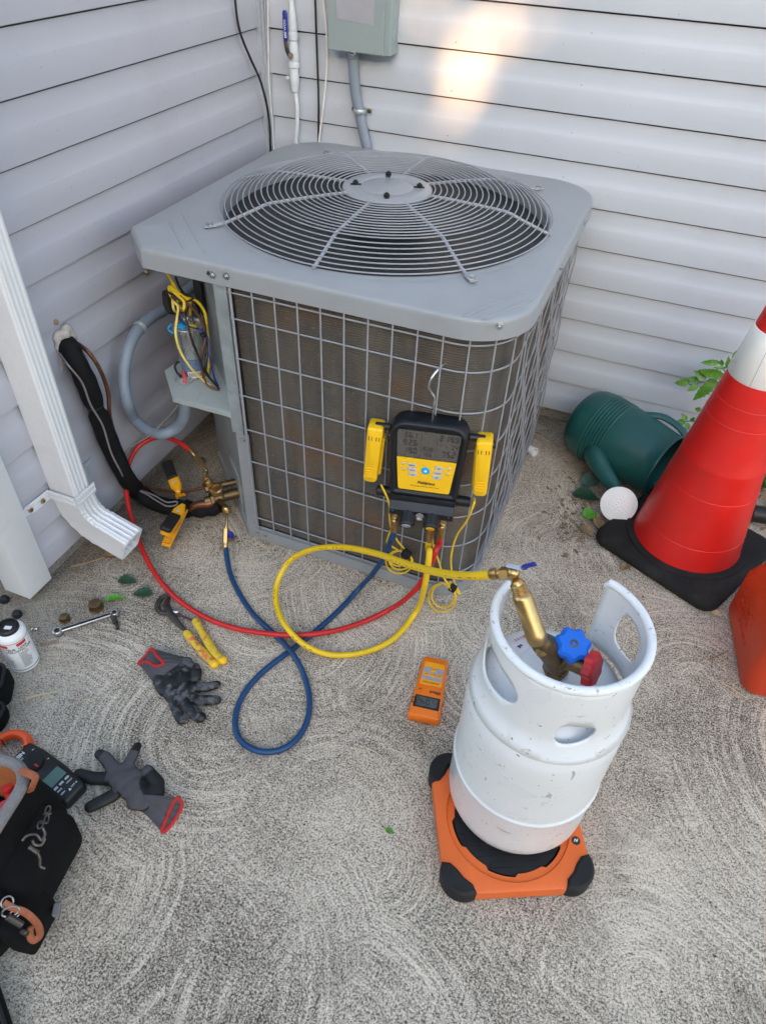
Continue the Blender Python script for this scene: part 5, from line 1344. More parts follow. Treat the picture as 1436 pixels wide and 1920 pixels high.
for x, y in ((0, -.046), (-.015, -.031), (0, -.031), (.015, -.031)):
    m = MB(); m.rprism(rpoly([(-.0062, -.0055), (.0062, -.0055), (.0062, .0055), (-.0062, .0055)], .0035, 4), .0010, .0028, .001, RXX(x, y)); kk_ = m.build('button', 'panel_orange', pn)
    lettering('ZERO' if y > -.04 else 'ON/OFF', .0030, 'print_black', kk_, RXX(x, y, .0031), .02)
lettering('REFRIGERANT SCALE', .0040, 'print_black', pn, RXX(0, -.009, .0013), .02)
lettering('Elitech', .0100, 'print_black', rm, RXX(-.014, .016, .0005), .025, shear=.2); lettering('LMC', .0040, 'print_black', rm, RXX(.022, .013, .0005), .02)
m = MB(); m.rprism(rpoly([(-.029, -.016), (.029, -.016), (.030, .017), (-.030, .017)], .0012, 2), 0, .0008, .0003, RXX(0, .046)); wn_ = m.build('display_frame', 'black_plastic', rm)
m = MB(); m.prism([(-.0245, -.0125), (.0245, -.0125), (.0245, .0125), (-.0245, .0125)], .0008, .0011, RXX(0, .046)); ds = m.build('display', 'lcd_green', wn_)
m = MB(); digits(m, '0420', -.006, -.008, .0165, RXX(0, .046, .0014), .48, .12); m.build('figures', 'lcd_ink', ds)
# ================================================================== TOOLS ON THE LEFT
g1 = lambda X, Y, z: G(240+X/6.527, 1180+Y/6.527, z)
# --- glove lying palm up, coated side showing
root = g1(600, 640, 0); gl = thing('work_glove', 'black coated glove lying palm up beside the pliers, red hem open', 'glove', root, group='pair of work gloves')
P = []
def fng(f_, pts, rr_, z=.012, sq=(1, 1, .78)): return chain([f_(x, y, z+dz) for x, y, dz in pts], rr_, .0035, sq)
for x, y, r_ in ((430, 620, .024), (520, 560, .028), (620, 500, .028), (690, 440, .022), (560, 680, .030), (650, 620, .030), (700, 560, .024), (480, 720, .024), (570, 780, .027), (670, 740, .027), (600, 850, .022), (690, 830, .020), (420, 690, .018), (720, 400, .014)): P.append((g1(x, y, .013), r_, (1, 1, .55)))
P += fng(g1, [(700, 700, 0), (860, 715, .001), (980, 705, 0), (1085, 680, 0)], [.0135, .0125, .0118, .0108])
P += fng(g1, [(690, 820, 0), (840, 868, .002), (960, 872, 0), (1085, 868, 0)], [.0140, .0130, .0130, .0118])
P += fng(g1, [(660, 860, 0), (760, 970, .003), (830, 1050, 0), (890, 1080, 0)], [.0150, .0150, .0150, .0130])
P += fng(g1, [(560, 850, 0), (590, 960, .002), (640, 1080, 0), (655, 1115, 0)], [.0150, .0135, .0125, .0115])
P += fng(g1, [(740, 480, 0), (820, 470, .002), (845, 530, .006), (838, 585, .004)], [.014, .0125, .0125, .0120])
inv = Matrix.Translation(-root)
hand = blob(P, .0022, 'hand', ['glove_coat', 'glove_grey'], smooth=5); hand.transform(inv)
link('hand', hand, gl)
# knitted cuff: an open sleeve from the hem to the palm
def sleeve(parent, hem, wrist, mat, rootv, n_=28, steps=7):
    def res(loop): return catmull(loop, n_//len(loop)+1, closed=True)[:n_*1]
    A = catmull(hem, 7, closed=True); B = catmull(wrist, 7, closed=True); n__ = len(A); m_ = MB(); vs_ = []
    for k in range(steps+1):
        f = k/steps
        for i_, (a, c_) in enumerate(zip(A, B)):
            p_ = a.lerp(c_, f); w = 1+.0*math.sin(i_); vs_.append(p_+Vector((0, 0, .0022*math.sin(i_*1.57)*(1-f)+.004*math.sin(f*PI))))
    m_.add(vs_, [(k*n__+i_, k*n__+(i_+1) % n__, (k+1)*n__+(i_+1) % n__, (k+1)*n__+i_) for k in range(steps) for i_ in range(n__)])
    o_ = m_.build('cuff', mat, parent, True, sharp=80)
    sd_ = o_.modifiers.new('thick', 'SOLIDIFY'); sd_.thickness = .0016; sd_.offset = 0
    h_ = MB(); h_.tube(A, .0038, 8, closed=True); h_.build('hem', 'hem_red', o_, True)
    return o_
sleeve(gl, [g1(130, 420, .004), g1(200, 345, .010), g1(282, 240, .022), g1(360, 330, .034), g1(432, 420, .036), g1(350, 452, .028), g1(240, 400, .016)],
       [g1(300, 640, .006), g1(370, 560, .020), g1(560, 350, .016), g1(700, 350, .012), g1(640, 420, .026), g1(520, 500, .028), g1(400, 600, .022)], 'glove_grey', root)

# --- glove lying back up, grey knit side showing
g2 = lambda X, Y, z: G(130+X/6.527, 1380+Y/6.527, z)
root = g2(760, 560, 0); gl = thing('work_glove', 'grey knitted glove lying back up by the clamp meter, black fingertips', 'glove', root, group='pair of work gloves')
P = []
for x, y, r_ in ((620, 520, .024), (700, 560, .028), (780, 640, .028), (840, 720, .026), (560, 470, .018), (640, 440, .020), (720, 430, .018), (760, 520, .024), (860, 640, .020), (880, 780, .020), (820, 800, .020), (900, 820, .018)): P.append((g2(x, y, .020), r_, (1, 1, .62)))
up_f = len(P)
P += fng(g2, [(700, 430, 0), (730, 330, .002), (790, 210, .002), (830, 130, -.002)], [.0150, .0125, .0115, .0100], .020)
P += fng(g2, [(580, 460, 0), (500, 350, .002), (440, 270, .002), (370, 225, -.002)], [.0155, .0145, .0140, .0115], .020)
P += fng(g2, [(580, 540, -.004), (440, 530, -.004), (280, 520, -.003), (120, 470, -.004)], [.0150, .0140, .0145, .0120], .016)
P += fng(g2, [(640, 650, -.006), (520, 740, -.006), (380, 810, -.004), (260, 870, -.005)], [.0140, .0140, .0140, .0125], .016)
P += fng(g2, [(900, 720, -.004), (1060, 700, -.002), (1080, 580, -.002), (960, 430, -.002)], [.020, .0180, .0150, .0130], .016)
hand = blob(P, .0022, 'hand', ['glove_black', 'glove_grey'], smooth=5)
for p_ in hand.polygons:
    cz = p_.center
    gr_ = p_.normal.z > .42 and cz.z > .021
    # the two raised fingers stay grey up to their tips
    if gr_:
        for tip in (g2(830, 130, .02), g2(350, 220, .02)):
            if (cz-tip).length < .018: gr_ = False
        for far in (g2(250, 500, .02), g2(330, 820, .02), g2(1060, 600, .02)):
            if (cz-far).length < .034: gr_ = False
    p_.material_index = 1 if gr_ else 0
hand.transform(Matrix.Translation(-root)); link('hand', hand, gl)
sleeve(gl, [g2(1135, 1170, .003), g2(1200, 980, .012), g2(1285, 800, .030), g2(1330, 760, .032), g2(1375, 850, .024), g2(1290, 1020, .010), g2(1180, 1160, .002)],
       [g2(800, 820, .004), g2(840, 760, .024), g2(900, 720, .034), g2(990, 760, .032), g2(980, 840, .020), g2(920, 860, .006), g2(850, 860, .002)], 'glove_grey', root)

# --- slip-joint pliers
q = lambda X, Y, z: G(X/3.1217, 1080+Y/3.1217, z)
pv = q(1035, 212, .010)
pt = thing('pliers', 'slip-joint pliers with worn yellow and orange grips on the concrete', 'pliers', (pv.x, pv.y, 0))
b = MB()
b.tube(catmull([q(985, 108, .010), q(945, 130, .010), q(920, 180, .010), q(945, 215, .010), q(1035, 225, .010), q(1090, 245, .010), q(1150, 270, .010)], 6), [.0035+.004*math.sin(PI*min(1, (i+3)/30)) for i in range(37)], 8, sq=((0, 0, 1), .8, 1.0)); b.build('hooked_jaw', 'dark_steel', pt, True)
b = MB(); b.tube(catmull([q(990, 125, .010), q(975, 160, .011), q(985, 195, .012), q(1010, 240, .011), q(1050, 285, .010), q(1090, 325, .009)], 6), [.005+.004*math.sin(PI*i/30) for i in range(31)], 8, sq=((0, 0, 1), .7, 1.0)); b.build('straight_jaw', 'dark_steel', pt, True)
b = MB(); b.lathe([(.008, -.006), (.008, .007), (.006, .009), (0, .009)], 16, Matrix.Translation(pv)); b.build('pivot', 'steel', pt, True)
for pts in ([(1140, 255), (1165, 300), (1215, 385), (1265, 460), (1310, 500)], [(1085, 325), (1120, 370), (1180, 440), (1225, 490), (1258, 520)]):
    cc_ = catmull([q(x, y, .011) for x, y in pts], 7); m = MB(); n_ = len(cc_); m.tube(cc_, [.0092+.0008*math.sin(i*.5)+.0022*(i/n_)+(-.003 if i in (0, n_-1) else 0) for i in range(n_)], 10, sq=((0, 0, 1), .85, 1.0)); gp_ = m.build('grip', 'grip', pt, True)
    m = MB(); m.sphere(cc_[-2], .0118, 8, (1, 1, .85)); m.build('grip_end', 'yellow_plastic', gp_, True)

# --- ratchet spanner with a hex bit
a_, b_ = q(335, 322, .012), q(668, 212, .014)
rw = thing('ratchet_wrench', 'chrome ratchet spanner with a hex bit, in front of the brass caps', 'wrench', (a_.lerp(b_, .5).x, a_.lerp(b_, .5).y, 0))
u_ = (b_-a_).normalized(); ang_ = math.atan2(u_.y, u_.x); LW = (b_-a_).length
MR = Matrix.Translation((0, 0, .010)) @ RZ(ang_)
b = MB(); b.rprism(rpoly([(-LW/2, -.0058), (LW/2, -.0058), (LW/2, .0058), (-LW/2, .0058)], .002, 2), -.003, .003, .001, MR); b.build('bar', 'steel', rw)
b = MB(); b.box((0, 0, .0032), (LW*.86, .0050, .0012), MR); b.build('dark_inlay', 'black_plastic', rw)
for s_, r_ in ((-1, .0115), (1, .0100)):
    m = MB(); m.lathe([(r_-.002, -.008), (r_, -.006), (r_, .004), (r_-.001, .005), (r_*.62, .005), (r_*.60, .002), (0, .002)], 22, MR @ T(s_*LW/2, 0, 0)); o = m.build('ratchet_head', 'steel', rw)
    m = MB(); m.prism(circle(r_*.58, 6), .002, .0035, MR @ T(s_*LW/2, 0, 0)); m.lathe([(r_*.95, -.0095), (r_*.95, -.006)], 18, MR @ T(s_*LW/2, 0, 0)); m.build('socket', 'black_plastic', o)
h0, h1 = q(655, 225, .010), q(692, 312, .006)
b = MB(); b.prism(circle(.0062, 6), 0, (h1-h0).length*.62, frame(h0, h1)); b.prism(circle(.0040, 6), 0, (h1-h0).length, frame(h0, h1)); b.build('hex_bit', 'dark_steel', rw, M=Matrix.Translation(-Vector(rw.location)))

# --- brass caps and black caps
def hexcap(label, p_, r_, h_, tilt=0.0):
    m = MB(); m.prism(circle(r_, 6), .001, h_*.72); m.lathe([(r_*.86, h_*.7), (r_*.84, h_*.92), (r_*.6, h_), (0, h_*.98)], 18); m.lathe([(r_*1.02, 0), (r_*1.02, h_*.15), (r_*.9, h_*.2)], 18)
    return solo('brass_cap', label, 'cap', m, 'old_brass', (p_.x, p_.y, 0), rnd.random(), 'brass valve caps', sharp=30)
hexcap('larger brass hex cap beside the green leaf, above the ratchet spanner', q(562, 180, .006), .0185, .022)
hexcap('smaller brass hex cap near the end of the ratchet spanner', q(378, 252, .006), .0130, .018)
for lab, p_ in (('black plastic cap near the foot of the corner post', q(26, 140, .005)), ('black plastic cap just behind the white bottle', q(100, 226, .005))):
    m = MB(); m.lathe([(.0105, 0), (.0115, .002), (.0115, .010), (.0095, .014), (.004, .016), (0, .016)], 10); m.prism(star(.0122, .0112, 10, 2), .001, .010); solo('plastic_cap', lab, 'cap', m, 'black_plastic', (p_.x, p_.y, 0), .3, 'black plastic caps')
m = MB(); p_ = q(190, 318, 0); m.tube([(0, 0, .004), (.012, .006, .005)], .0035, 6); m.tube([(.006, .003, .006), (.008, -.004, .010)], .0028, 6); solo('small_fitting', 'small steel fitting lying right of the white bottle', 'fitting', m, 'steel', (p_.x, p_.y, 0))

# --- leak detector bottle
bc = Vector((.133, -1.552, 0)); BR = .0335
bt_ = thing('spray_bottle', 'white leak detector bottle with black cap at the left edge', 'bottle', bc)
b = MB(); b.lathe([(0, .001), (.029, .001), (BR-.001, .003), (BR, .007), (BR, .0125), (BR-.0008, .0135), (BR-.0008, .108), (BR, .109), (BR, .117), (BR-.001, .121), (BR-.006, .127), (.025, .129), (0, .129)], 40); b.build('body', 'white_plastic', bt_)
for z in (.0120, .1085):
    m = MB(); m.lathe([(BR+.0002, z), (BR+.0002, z+.0012)], 40); m.build('blue_line', 'print_black', bt_)
b = MB(); b.lathe([(.0225, .127), (.0240, .128), (.0240, .137), (.0215, .140), (.0195, .140), (.0185, .134), (0, .133)], 32); cpb = b.build('cap', 'black_plastic', bt_)
m = MB(); m.box((.002, -.002, .1345), (.016, .009, .001), RZ(.3)); m.build('cap_sticker', 'paper', cpb)
def wrap(s_, size, mat, a, z, bold=.02):   # lettering bent round the bottle
    me = text_mesh(s_, size, mat, bold).copy(); R_ = BR-.0002
    for v in me.vertices:
        x, y, _ = v.co; th = rad(a)+x/R_; v.co = (R_*math.cos(th), R_*math.sin(th), z+y)
    return link('lettering', me, bt_)
for a_c, l1, l2 in ((-12, 'LEAK', 'DETECTOR'), (-85, 'DÉTECTEUR', 'DE FUITES')):
    m = MB(); m.lathe([(BR-.0003, .096), (BR-.0003, .105)], 8, a0=rad(a_c-20), a1=rad(a_c+20)); m.build('red_tag', 'print_red', bt_)
    wrap(l1, .0095, 'print_black', a_c, .089); wrap(l2, .0085, 'print_black', a_c, .080)
    m = MB(); lr = random.Random(a_c)
    for k in range(15):
        z = .072-.0036*k; w = 24*(.55+.45*lr.random()); m.lathe([(BR-.0003, z), (BR-.0003, z+.0011)], 8, a0=rad(a_c-26), a1=rad(a_c-26+2*w))
    m.build('small_print', 'bark_dark', bt_)

# --- clamp meter
cm = thing('clamp_meter', 'black and orange clamp meter lying between the tool bag and the grey glove', 'clamp meter', G(92, 1458, .01)*1.0+Vector((0, 0, -.01)), (0, 0, rad(81)))
BL, BWd = .172, .064
ol = rpoly([(-.027, -BL/2), (.027, -BL/2), (.033, -.02), (.0335, .045), (.029, BL/2), (-.029, BL/2), (-.0335, .045), (-.033, -.02)], [.010, .010, .02, .01, .004, .004, .01, .02], 4)
b = MB(); loft(b, [lpz(inset(ol, .004), .002), lpz(ol, .006), lpz(ol, .026), lpz(inset(ol, .003), .032), lpz(inset(ol, .006), .034)]); b.build('case', 'black_plastic', cm, sharp=45)
zt = .0342
b = MB(); b.lathe([(.0215, zt), (.0215, zt+.004), (.0195, zt+.006), (0, zt+.0062)], 32, T(.0, .038, 0)); dl_ = b.build('dial', 'black_rubber', cm)
m = MB(); m.box((-.002, .023, zt+.0066), (.004, .010, .001)); m.build('pointer', 'print_red', dl_)
m = MB(); m.rprism(rpoly([(-.021, -.038), (.021, -.038), (.021, -.010), (-.021, -.010)], .002, 3), zt, zt+.0008, .0003); m.build('display', 'lcd_teal', cm)
for x in (-.014, 0, .014): m = MB(); m.rprism(rpoly([(x-.005, -.049), (x+.005, -.049), (x+.005, -.044), (x-.005, -.044)], .0015, 3), zt, zt+.0014, .0005); m.build('button', 'grey_button', cm)
lettering('KLEIN', .0115, 'print_white', cm, T(-.010, .073, zt+.0006), .04); lettering('TOOLS', .0060, 'print_white', cm, T(-.014, .064, zt+.0006), .02)
for s_, x, y in (('OFF', -.022, .056), ('A~', .020, .062), ('V~', -.026, .040), ('V=', -.026, .028), ('Ω', -.020, .016), ('°F', .022, .018), ('MAX', -.012, -.056), ('HOLD', .012, -.056), ('CAT III', .012, -.070), ('600V', -.012, -.066)): lettering(s_, .0050, 'print_white', cm, T(x, y, zt+.0006), .02)
m = MB(); m.add([(-.003, 0, 0), (.003, 0, 0), (0, .006, 0)], [(0, 1, 2)], T(0, -.074, zt+.0008)); m.build('warning_mark', 'print_white', cm)
b = MB(); ja = [(.033*math.cos(rad(a)), BL/2+.028+.037*math.sin(rad(a)), .018) for a in range(-50, 231, 10)]
b.tube(ja, [.0105 if 2 < i < 26 else .0115 for i in range(len(ja))], 10, sq=((0, 0, 1), 1.05, .95)); jw = b.build('jaw', 'meter_orange', cm)
m = MB(); m.box((0, BL/2+.066, .018), (.0012, .026, .024)); m.build('jaw_split', 'bark_dark', jw)
m = MB(); m.rbox((-.034, .064, .020), (.016, .030, .014), .004, 2); m.build('trigger', 'meter_orange', cm)

# --- tool bag
bg_ = thing('tool_bag', 'open black fabric tool bag with grey bound rim at the lower left edge', 'tool bag', (.372, -1.975, 0), (0, 0, rad(9)))
def rect(hx, hy, r_, z, dx_=0, dy_=0, seg=7): return [(x+dx_, y+dy_, z) for x, y in rpoly([(-hx, -hy), (hx, -hy), (hx, hy), (-hx, hy)], r_, seg)]
b = MB(); loft(b, [rect(.150, .125, .05, .002), rect(.160, .135, .05, .012), rect(.172, .146, .055, .07), rect(.170, .146, .055, .13), rect(.160, .138, .055, .19), rect(.152, .130, .055, .243), rect(.145, .123, .052, .243), rect(.150, .128, .05, .19), rect(.150, .128, .05, .06), rect(.14, .12, .05, .02)], True, True); body = b.build('shell', 'bag_black', bg_, sharp=70)
b = MB(); loft(b, [rect(.1435, .1215, .051, .240), rect(.1485, .1265, .05, .188), rect(.1485, .1265, .05, .07)], False, False); b.build('lining', 'bag_orange', bg_, sharp=70)
rimp = [Vector(p)+Vector((0, 0, .004*math.sin(i*.5))) for i, p in enumerate(rect(.1485, .1265, .053, .246))]
b = MB(); b.tube(rimp, .0105, 10, closed=True); b.build('rim_binding', 'bag_binding', bg_)
m = MB(); hp_ = [G(38, 1445, .262), G(52, 1450, .268), G(66, 1458, .262), G(62, 1472, .250), G(57, 1484, .232)]; m.tube(catmull(hp_, 6), .0058, 8, sq=((0, 0, 1), .5, 1.2)); m.build('leather_tab', 'leather', bg_, True)
m = MB(); loft(m, [rect(.018, .065, .016, .015, .172, .03), rect(.034, .080, .03, .05, .172, .03), rect(.038, .082, .03, .11, .170, .03), rect(.028, .072, .024, .165, .162, .03), rect(.014, .060, .012, .185, .152, .03)]); pk = m.build('side_pocket', 'bag_black', bg_, sharp=70)
m = MB(); loft(m, [rect(.012, .040, .010, .02, .203, -.055), rect(.022, .046, .018, .05, .194, -.055), rect(.022, .046, .018, .10, .190, -.055), rect(.010, .040, .008, .13, .180, -.055)]); m.build('side_pocket', 'bag_black', bg_, sharp=70)
def ring3(c_, r_, nrm, wr, nm, mat, sx=1.0, sy=1.0):
    Fm_ = frame(c_, Vector(c_)+Vector(nrm)); m_ = MB(); m_.tube([Fm_ @ Vector((r_*sx*math.cos(2*PI*k/20), r_*sy*math.sin(2*PI*k/20), 0)) for k in range(20)], wr, 8, closed=True); return m_.build(nm, mat, bg_, True)
gb = lambda X, Y, z: G(X/4.569, 1500+Y/4.569, z)
m = MB(); m.tube(catmull([gb(190, 350, .215), gb(230, 310, .218), gb(310, 300, .215), gb(355, 345, .205), gb(385, 300, .205), gb(365, 240, .212)], 7), .0026, 8); m.tube(catmull([gb(275, 345, .214), gb(300, 385, .205), gb(355, 385, .200), gb(385, 330, .203)], 6), .0026, 8); m.build('snap_hook', 'dark_steel', bg_, True)
m = MB(); m.tube(catmull([gb(320, 450, .195), gb(340, 500, .185), gb(345, 570, .172), gb(385, 590, .166)], 6), .0026, 8); m.ccyl(gb(250, 400, .20), gb(330, 455, .193), .0045, .001, 10); m.build('hook_tail', 'dark_steel', bg_, True)
for (X, Y, z, n_) in ((345, 215, .216, (.6, .2, .7)), (375, 195, .214, (-.2, .7, .6)), (400, 165, .212, (.7, .3, .5)), (405, 120, .210, (-.3, .6, .6)), (410, 85, .206, (.7, .2, .6))): ring3(gb(X, Y, z), .0052, n_, .0014, 'chain_link', 'dark_steel', 1.25, .8)
ring3(gb(62, 880, .165), .009, (.6, -.2, .7), .0015, 'key_ring', 'dull_steel'); ring3(gb(90, 960, .155), .010, (.5, -.6, .6), .0019, 'key_ring', 'dull_steel', 1.3, .8); ring3(gb(125, 980, .150), .008, (.7, -.3, .6), .0014, 'key_ring', 'dull_steel', 1.2, .8)
m = MB(); m.ccyl(gb(60, 1000, .155), gb(190, 1080, .135), .006, .001, 10); m.rbox((0, 0, 0), (.012, .008, .014), .002, 1, Matrix.Translation(gb(210, 1140, .125))); m.build('swivel_clip', 'dark_steel', bg_, True)
m = MB(); m.tube(catmull([gb(30, 885, .166), gb(110, 930, .158), (gb(200, 960, .148)), gb(280, 1020, .130), gb(335, 1100, .108), gb(340, 1170, .095), gb(300, 1205, .095), gb(262, 1180, .105), gb(262, 1090, .122)], 7), .0060, 8, sq=((.5, -.5, .7), .35, 1.0)); m.build('leather_loop', 'leather', bg_, True)
m = MB(); p_ = gb(487, 945, .06); m.rbox((0, 0, 0), (.012, .022, .012), .002, 1, Matrix.Translation(p_) @ RZ(.5)); m.build('strap_end', 'bag_binding', bg_, True)
# things inside the bag
for lab, px, py, z, mt_ in (('bright red screwdriver handle inside the bag, nearer the rim corner', 18, 1488, .21, 'print_red'), ('pinkish red screwdriver handle inside the bag, nearer the left edge', 12, 1520, .20, 'wire_red')):
    p_ = G(px, py, z); m = MB(); m.tube(catmull([p_+Vector((0, 0, -.12)), p_+Vector((0, 0, -.03)), p_, p_+Vector((-.004, .004, .014))], 5), [.009+.002*math.sin(i) for i in range(16)], 10); o = solo('screwdriver', lab, 'screwdriver', m, mt_, (p_.x, p_.y, z-.12), group='red handles in the bag', world=True)
# --- black pouches at the left edge
def pouch(label, p_, d, rz, h_):
    t__ = thing('tool_pouch', label, 'tool pouch', (p_.x, p_.y, 0), (0, 0, rz)); m = MB(); loft(m, [rect(d[0]*.92, d[1]*.92, .02, .001), rect(d[0], d[1], .024, .012), rect(d[0]*1.02, d[1]*1.02, .024, h_*.6), rect(d[0]*.85, d[1]*.85, .02, h_*.95), rect(d[0]*.7, d[1]*.7, .02, h_)]); m.build('shell', 'bag_black', t__, sharp=60)
    m = MB(); m.tube(rect(d[0]*.90, d[1]*.90, .02, h_*.9), .004, 8, closed=True); m.build('piping', 'black_rubber', t__); return t__
pouch('black nylon pouch at the left edge just below the white bottle', G(-28, 1292, .03), (.055, .040), rad(35), .075)
pouch('flat black nylon pouch at the left edge above the clamp meter', G(-26, 1345, .02), (.045, .030), rad(20), .045)
pouch('black corner of a tool pouch in the bottom left corner of the photo', G(-50, 1925, .02), (.075, .050), rad(-30), .05)
# ================================================================== CONE, WATERING CAN, PETROL CAN, PLANT
KX, KY = 1.573, -.484
cn = thing('traffic_cone', 'tall red traffic cone with a white reflective collar on a black rubber base', 'traffic cone', (KX, KY, 0), (0, 0, rad(-26)))
b = MB(); bs = rpoly([(-.192, -.192), (.192, -.192), (.192, .192), (-.192, .192)], .045, 6)
lz = lambda q_, z: [(x, y, z) for x, y in q_]
loft(b, [lz(inset(bs, .004), .004), lz(bs, .010), lz(bs, .024), lz(inset(bs, .008), .034), lz(inset(bs, .03), .038)], True, True); b.lathe([(.170, .036), (.168, .043), (.155, .045)], 48); b.build('base', 'cone_rubber', cn, sharp=50)
rc_ = lambda z: .1535-.1372*z
prof = [(rc_(.04)+.001, .040), (rc_(.043)+.001, .046), (rc_(.05), .052)]
for z in (.07, .118, .122, .25, .2505, .34, .345, .348, .42, .4205, .5, .62, .75, .86): prof.append((rc_(z)+(.0010 if z in (.12, .345) else 0), z))
prof += [(.034, .885), (.030, .892), (.024, .893), (.024, .86)]
b = MB(); b.lathe(prof, 64); cb_ = b.build('cone', 'cone_red', cn, sharp=60)
for z in (.115, .262, .345, .47, .52):
    m = MB(); m.lathe([(rc_(z-.0012), z-.0012), (rc_(z)+.0009, z), (rc_(z+.0012), z+.0012)], 64); m.build('mould_line', 'cone_red', cb_)
b = MB(); b.lathe([(rc_(.580)+.0004, .580), (rc_(.582)+.0020, .582), (rc_(.70)+.0020, .70), (rc_(.702)+.0004, .702)], 64); rf = b.build('reflective_collar', 'reflective', cn, sharp=60)
m = MB(); a_ = rad(-83)
m.add([((rc_(z)+.0026)*math.cos(a_+w), (rc_(z)+.0026)*math.sin(a_+w), z) for z in (.582, .62, .66, .70) for w in (-.009, .009)], [(0, 1, 3, 2), (2, 3, 5, 4), (4, 5, 7, 6)]); m.build('collar_seam', 'panel_silver', rf)

# watering can lying on its side
a0_, a1_ = Vector((1.200, -.142, .122)), Vector((1.452, -.262, .112))
ax_ = (a1_-a0_).normalized(); yv = Vector((0, 0, 1))-ax_*ax_.z; yv.normalize(); xv = yv.cross(ax_)
WM = Matrix((xv, yv, ax_)).transposed().to_4x4(); WM.translation = a0_
wc = thing('watering_can', 'dark green plastic watering can lying on its side by the back wall', 'watering can', (1.33, -.19, 0))
L_ = (a1_-a0_).length
prof = [(0, -.028), (.040, -.027), (.075, -.020), (.100, -.006), (.114, .020), (.1185, .045)]
for k in range(7): z = .058+.0105*k; prof += [(.1190-.0003*k, z), (.1205-.0003*k, z+.003), (.1205-.0003*k, z+.005), (.1172-.0003*k, z+.0075)]
prof += [(.1165, .14), (.112, .20), (.106, .26), (.1035, .296), (.107, .300), (.106, .304), (.100, .303), (.1005, .29), (.108, .18), (.110, .06)]
b = MB(); b.lathe(prof, 48, WM, sx=1.0, sy=.97); b.build('body', 'can_green', wc, True, sharp=45)
m = MB(); m.lathe([(0, .06), (.108, .06)], 40, WM); m.build('dark_inside', 'can_green', wc, True)
r0_ = G(1160, 946, .070)
s0 = Vector((1.262, -.245, .100)); s1 = G(1118, 858, .105); s2 = G(1136, 890, .088); s3 = G(1152, 915, .078)
cc_ = catmull([s0, s1, s2, s3, r0_.lerp(s3, .35)], 7); n_ = len(cc_)
m = MB(); m.tube(cc_, [.040-.024*min(1, (i/n_)*1.15) for i in range(n_)], 18); m.build('spout', 'can_green', wc, True)
nd = (CAM-r0_).normalized()*.75+Vector((.10, -.35, .12)); nd.normalize(); Fm = frame(r0_-nd*.006, r0_+nd)
m = MB(); m.lathe([(.014, -.030), (.016, -.022), (.040, -.006), (.0515, .0), (.0535, .004), (.0525, .007), (.0485, .0075), (.040, .0105), (.020, .0135), (0, .0145)], 40, Fm); rs_ = m.build('rose', 'white_plastic', wc, True)
m = MB()
for rr_, k_ in ((.008, 5), (.017, 9), (.026, 13), (.036, 17)):
    for k in range(k_): a = 2*PI*k/k_+rr_*90; m.lathe([(.0011, .0), (.0011, .0009), (0, .0009)], 6, Fm @ T(rr_*math.cos(a), rr_*math.sin(a), .0143-.0048*(rr_/.038)**1.6))
m.build('rose_holes', 'lcd', rs_, True)
hp_ = [Vector((1.37, -.165, .205)), Vector((1.43, -.165, .212)), Vector((1.50, -.195, .19)), Vector((1.53, -.235, .14)), Vector((1.52, -.275, .085)), Vector((1.46, -.30, .05))]
m = MB(); m.tube(catmull(hp_, 8), .013, 12, sq=((0, 1, 0), 1.0, .7)); m.build('handle', 'can_green', wc, True)
m = MB(); cf = Vector((1.345, -.30, .160)); ff = frame(cf, cf+Vector((-.22, -.78, .6)))
for k in range(14): a = 2*PI*k/14; m.tube([ff @ Vector((.012*math.cos(a), .012*math.sin(a), -.014)), ff @ Vector((.017*math.cos(a), .017*math.sin(a), -.014))], .0018, 6)
m.build('embossed_flower', 'can_green', wc, True)

# petrol can at the right edge
gc = thing('petrol_can', 'orange-red plastic petrol can with embossed lettering at the right edge', 'petrol can', (1.870, -.790, 0), (0, 0, rad(9)))
b = MB(); hx, hy = .150, .145
loft(b, [rect(hx-.016, hy-.016, .03, .001), rect(hx-.004, hy-.004, .034, .008), rect(hx, hy, .035, .022), rect(hx, hy, .035, .150), rect(hx-.010, hy-.006, .035, .178), rect(hx-.050, hy-.022, .035, .240), rect(hx-.070, hy-.04, .03, .258), rect(hx-.090, hy-.055, .03, .263)]); bo = b.build('body', 'can_red', gc, sharp=40)
for s_, y, z, sz in (('ESSENCE', .030, .125, .030), ('DANGER', .034, .097, .025), ('INFLAMMABLE', .022, .070, .022)):
    lettering(s_, sz, 'can_red', bo, T(-hx-.0004, y, z) @ RZ(-PI/2) @ RX(PI/2), .0, .0012, name='embossed_lettering')
m = MB(); m.tube(catmull([(-.05, 0, .25), (-.045, 0, .30), (.02, 0, .312), (.085, 0, .30), (.09, 0, .25)], 7), .014, 12); m.build('handle', 'can_red', gc)
m = MB(); m.lathe([(.028, .245), (.028, .280), (.024, .283), (0, .283)], 20, T(.01, -.055, 0)); m.build('spout_cap', 'black_plastic', gc)
m = MB(); m.prism(rpoly([(-.09, -.09), (.09, -.09), (.09, .05), (-.09, .05)], .02, 4), 0, .003, T(.01, -hy+.001, .09) @ RX(PI/2) @ T(0, 0, -.001)); 

# black pipe behind the cone
m = MB(); p0_, p1_ = G(1408, 962, .035), G(1560, 985, .035); Fm = frame(p0_, p1_); m.lathe([(.020, 0), (.026, 0), (.026, .3), (.020, .3), (.020, 0)], 28, Fm); solo('black_pipe', 'short black plastic pipe lying behind the cone at the right edge', 'pipe', m, 'black_plastic', (p0_.x, p0_.y, .035), world=True)
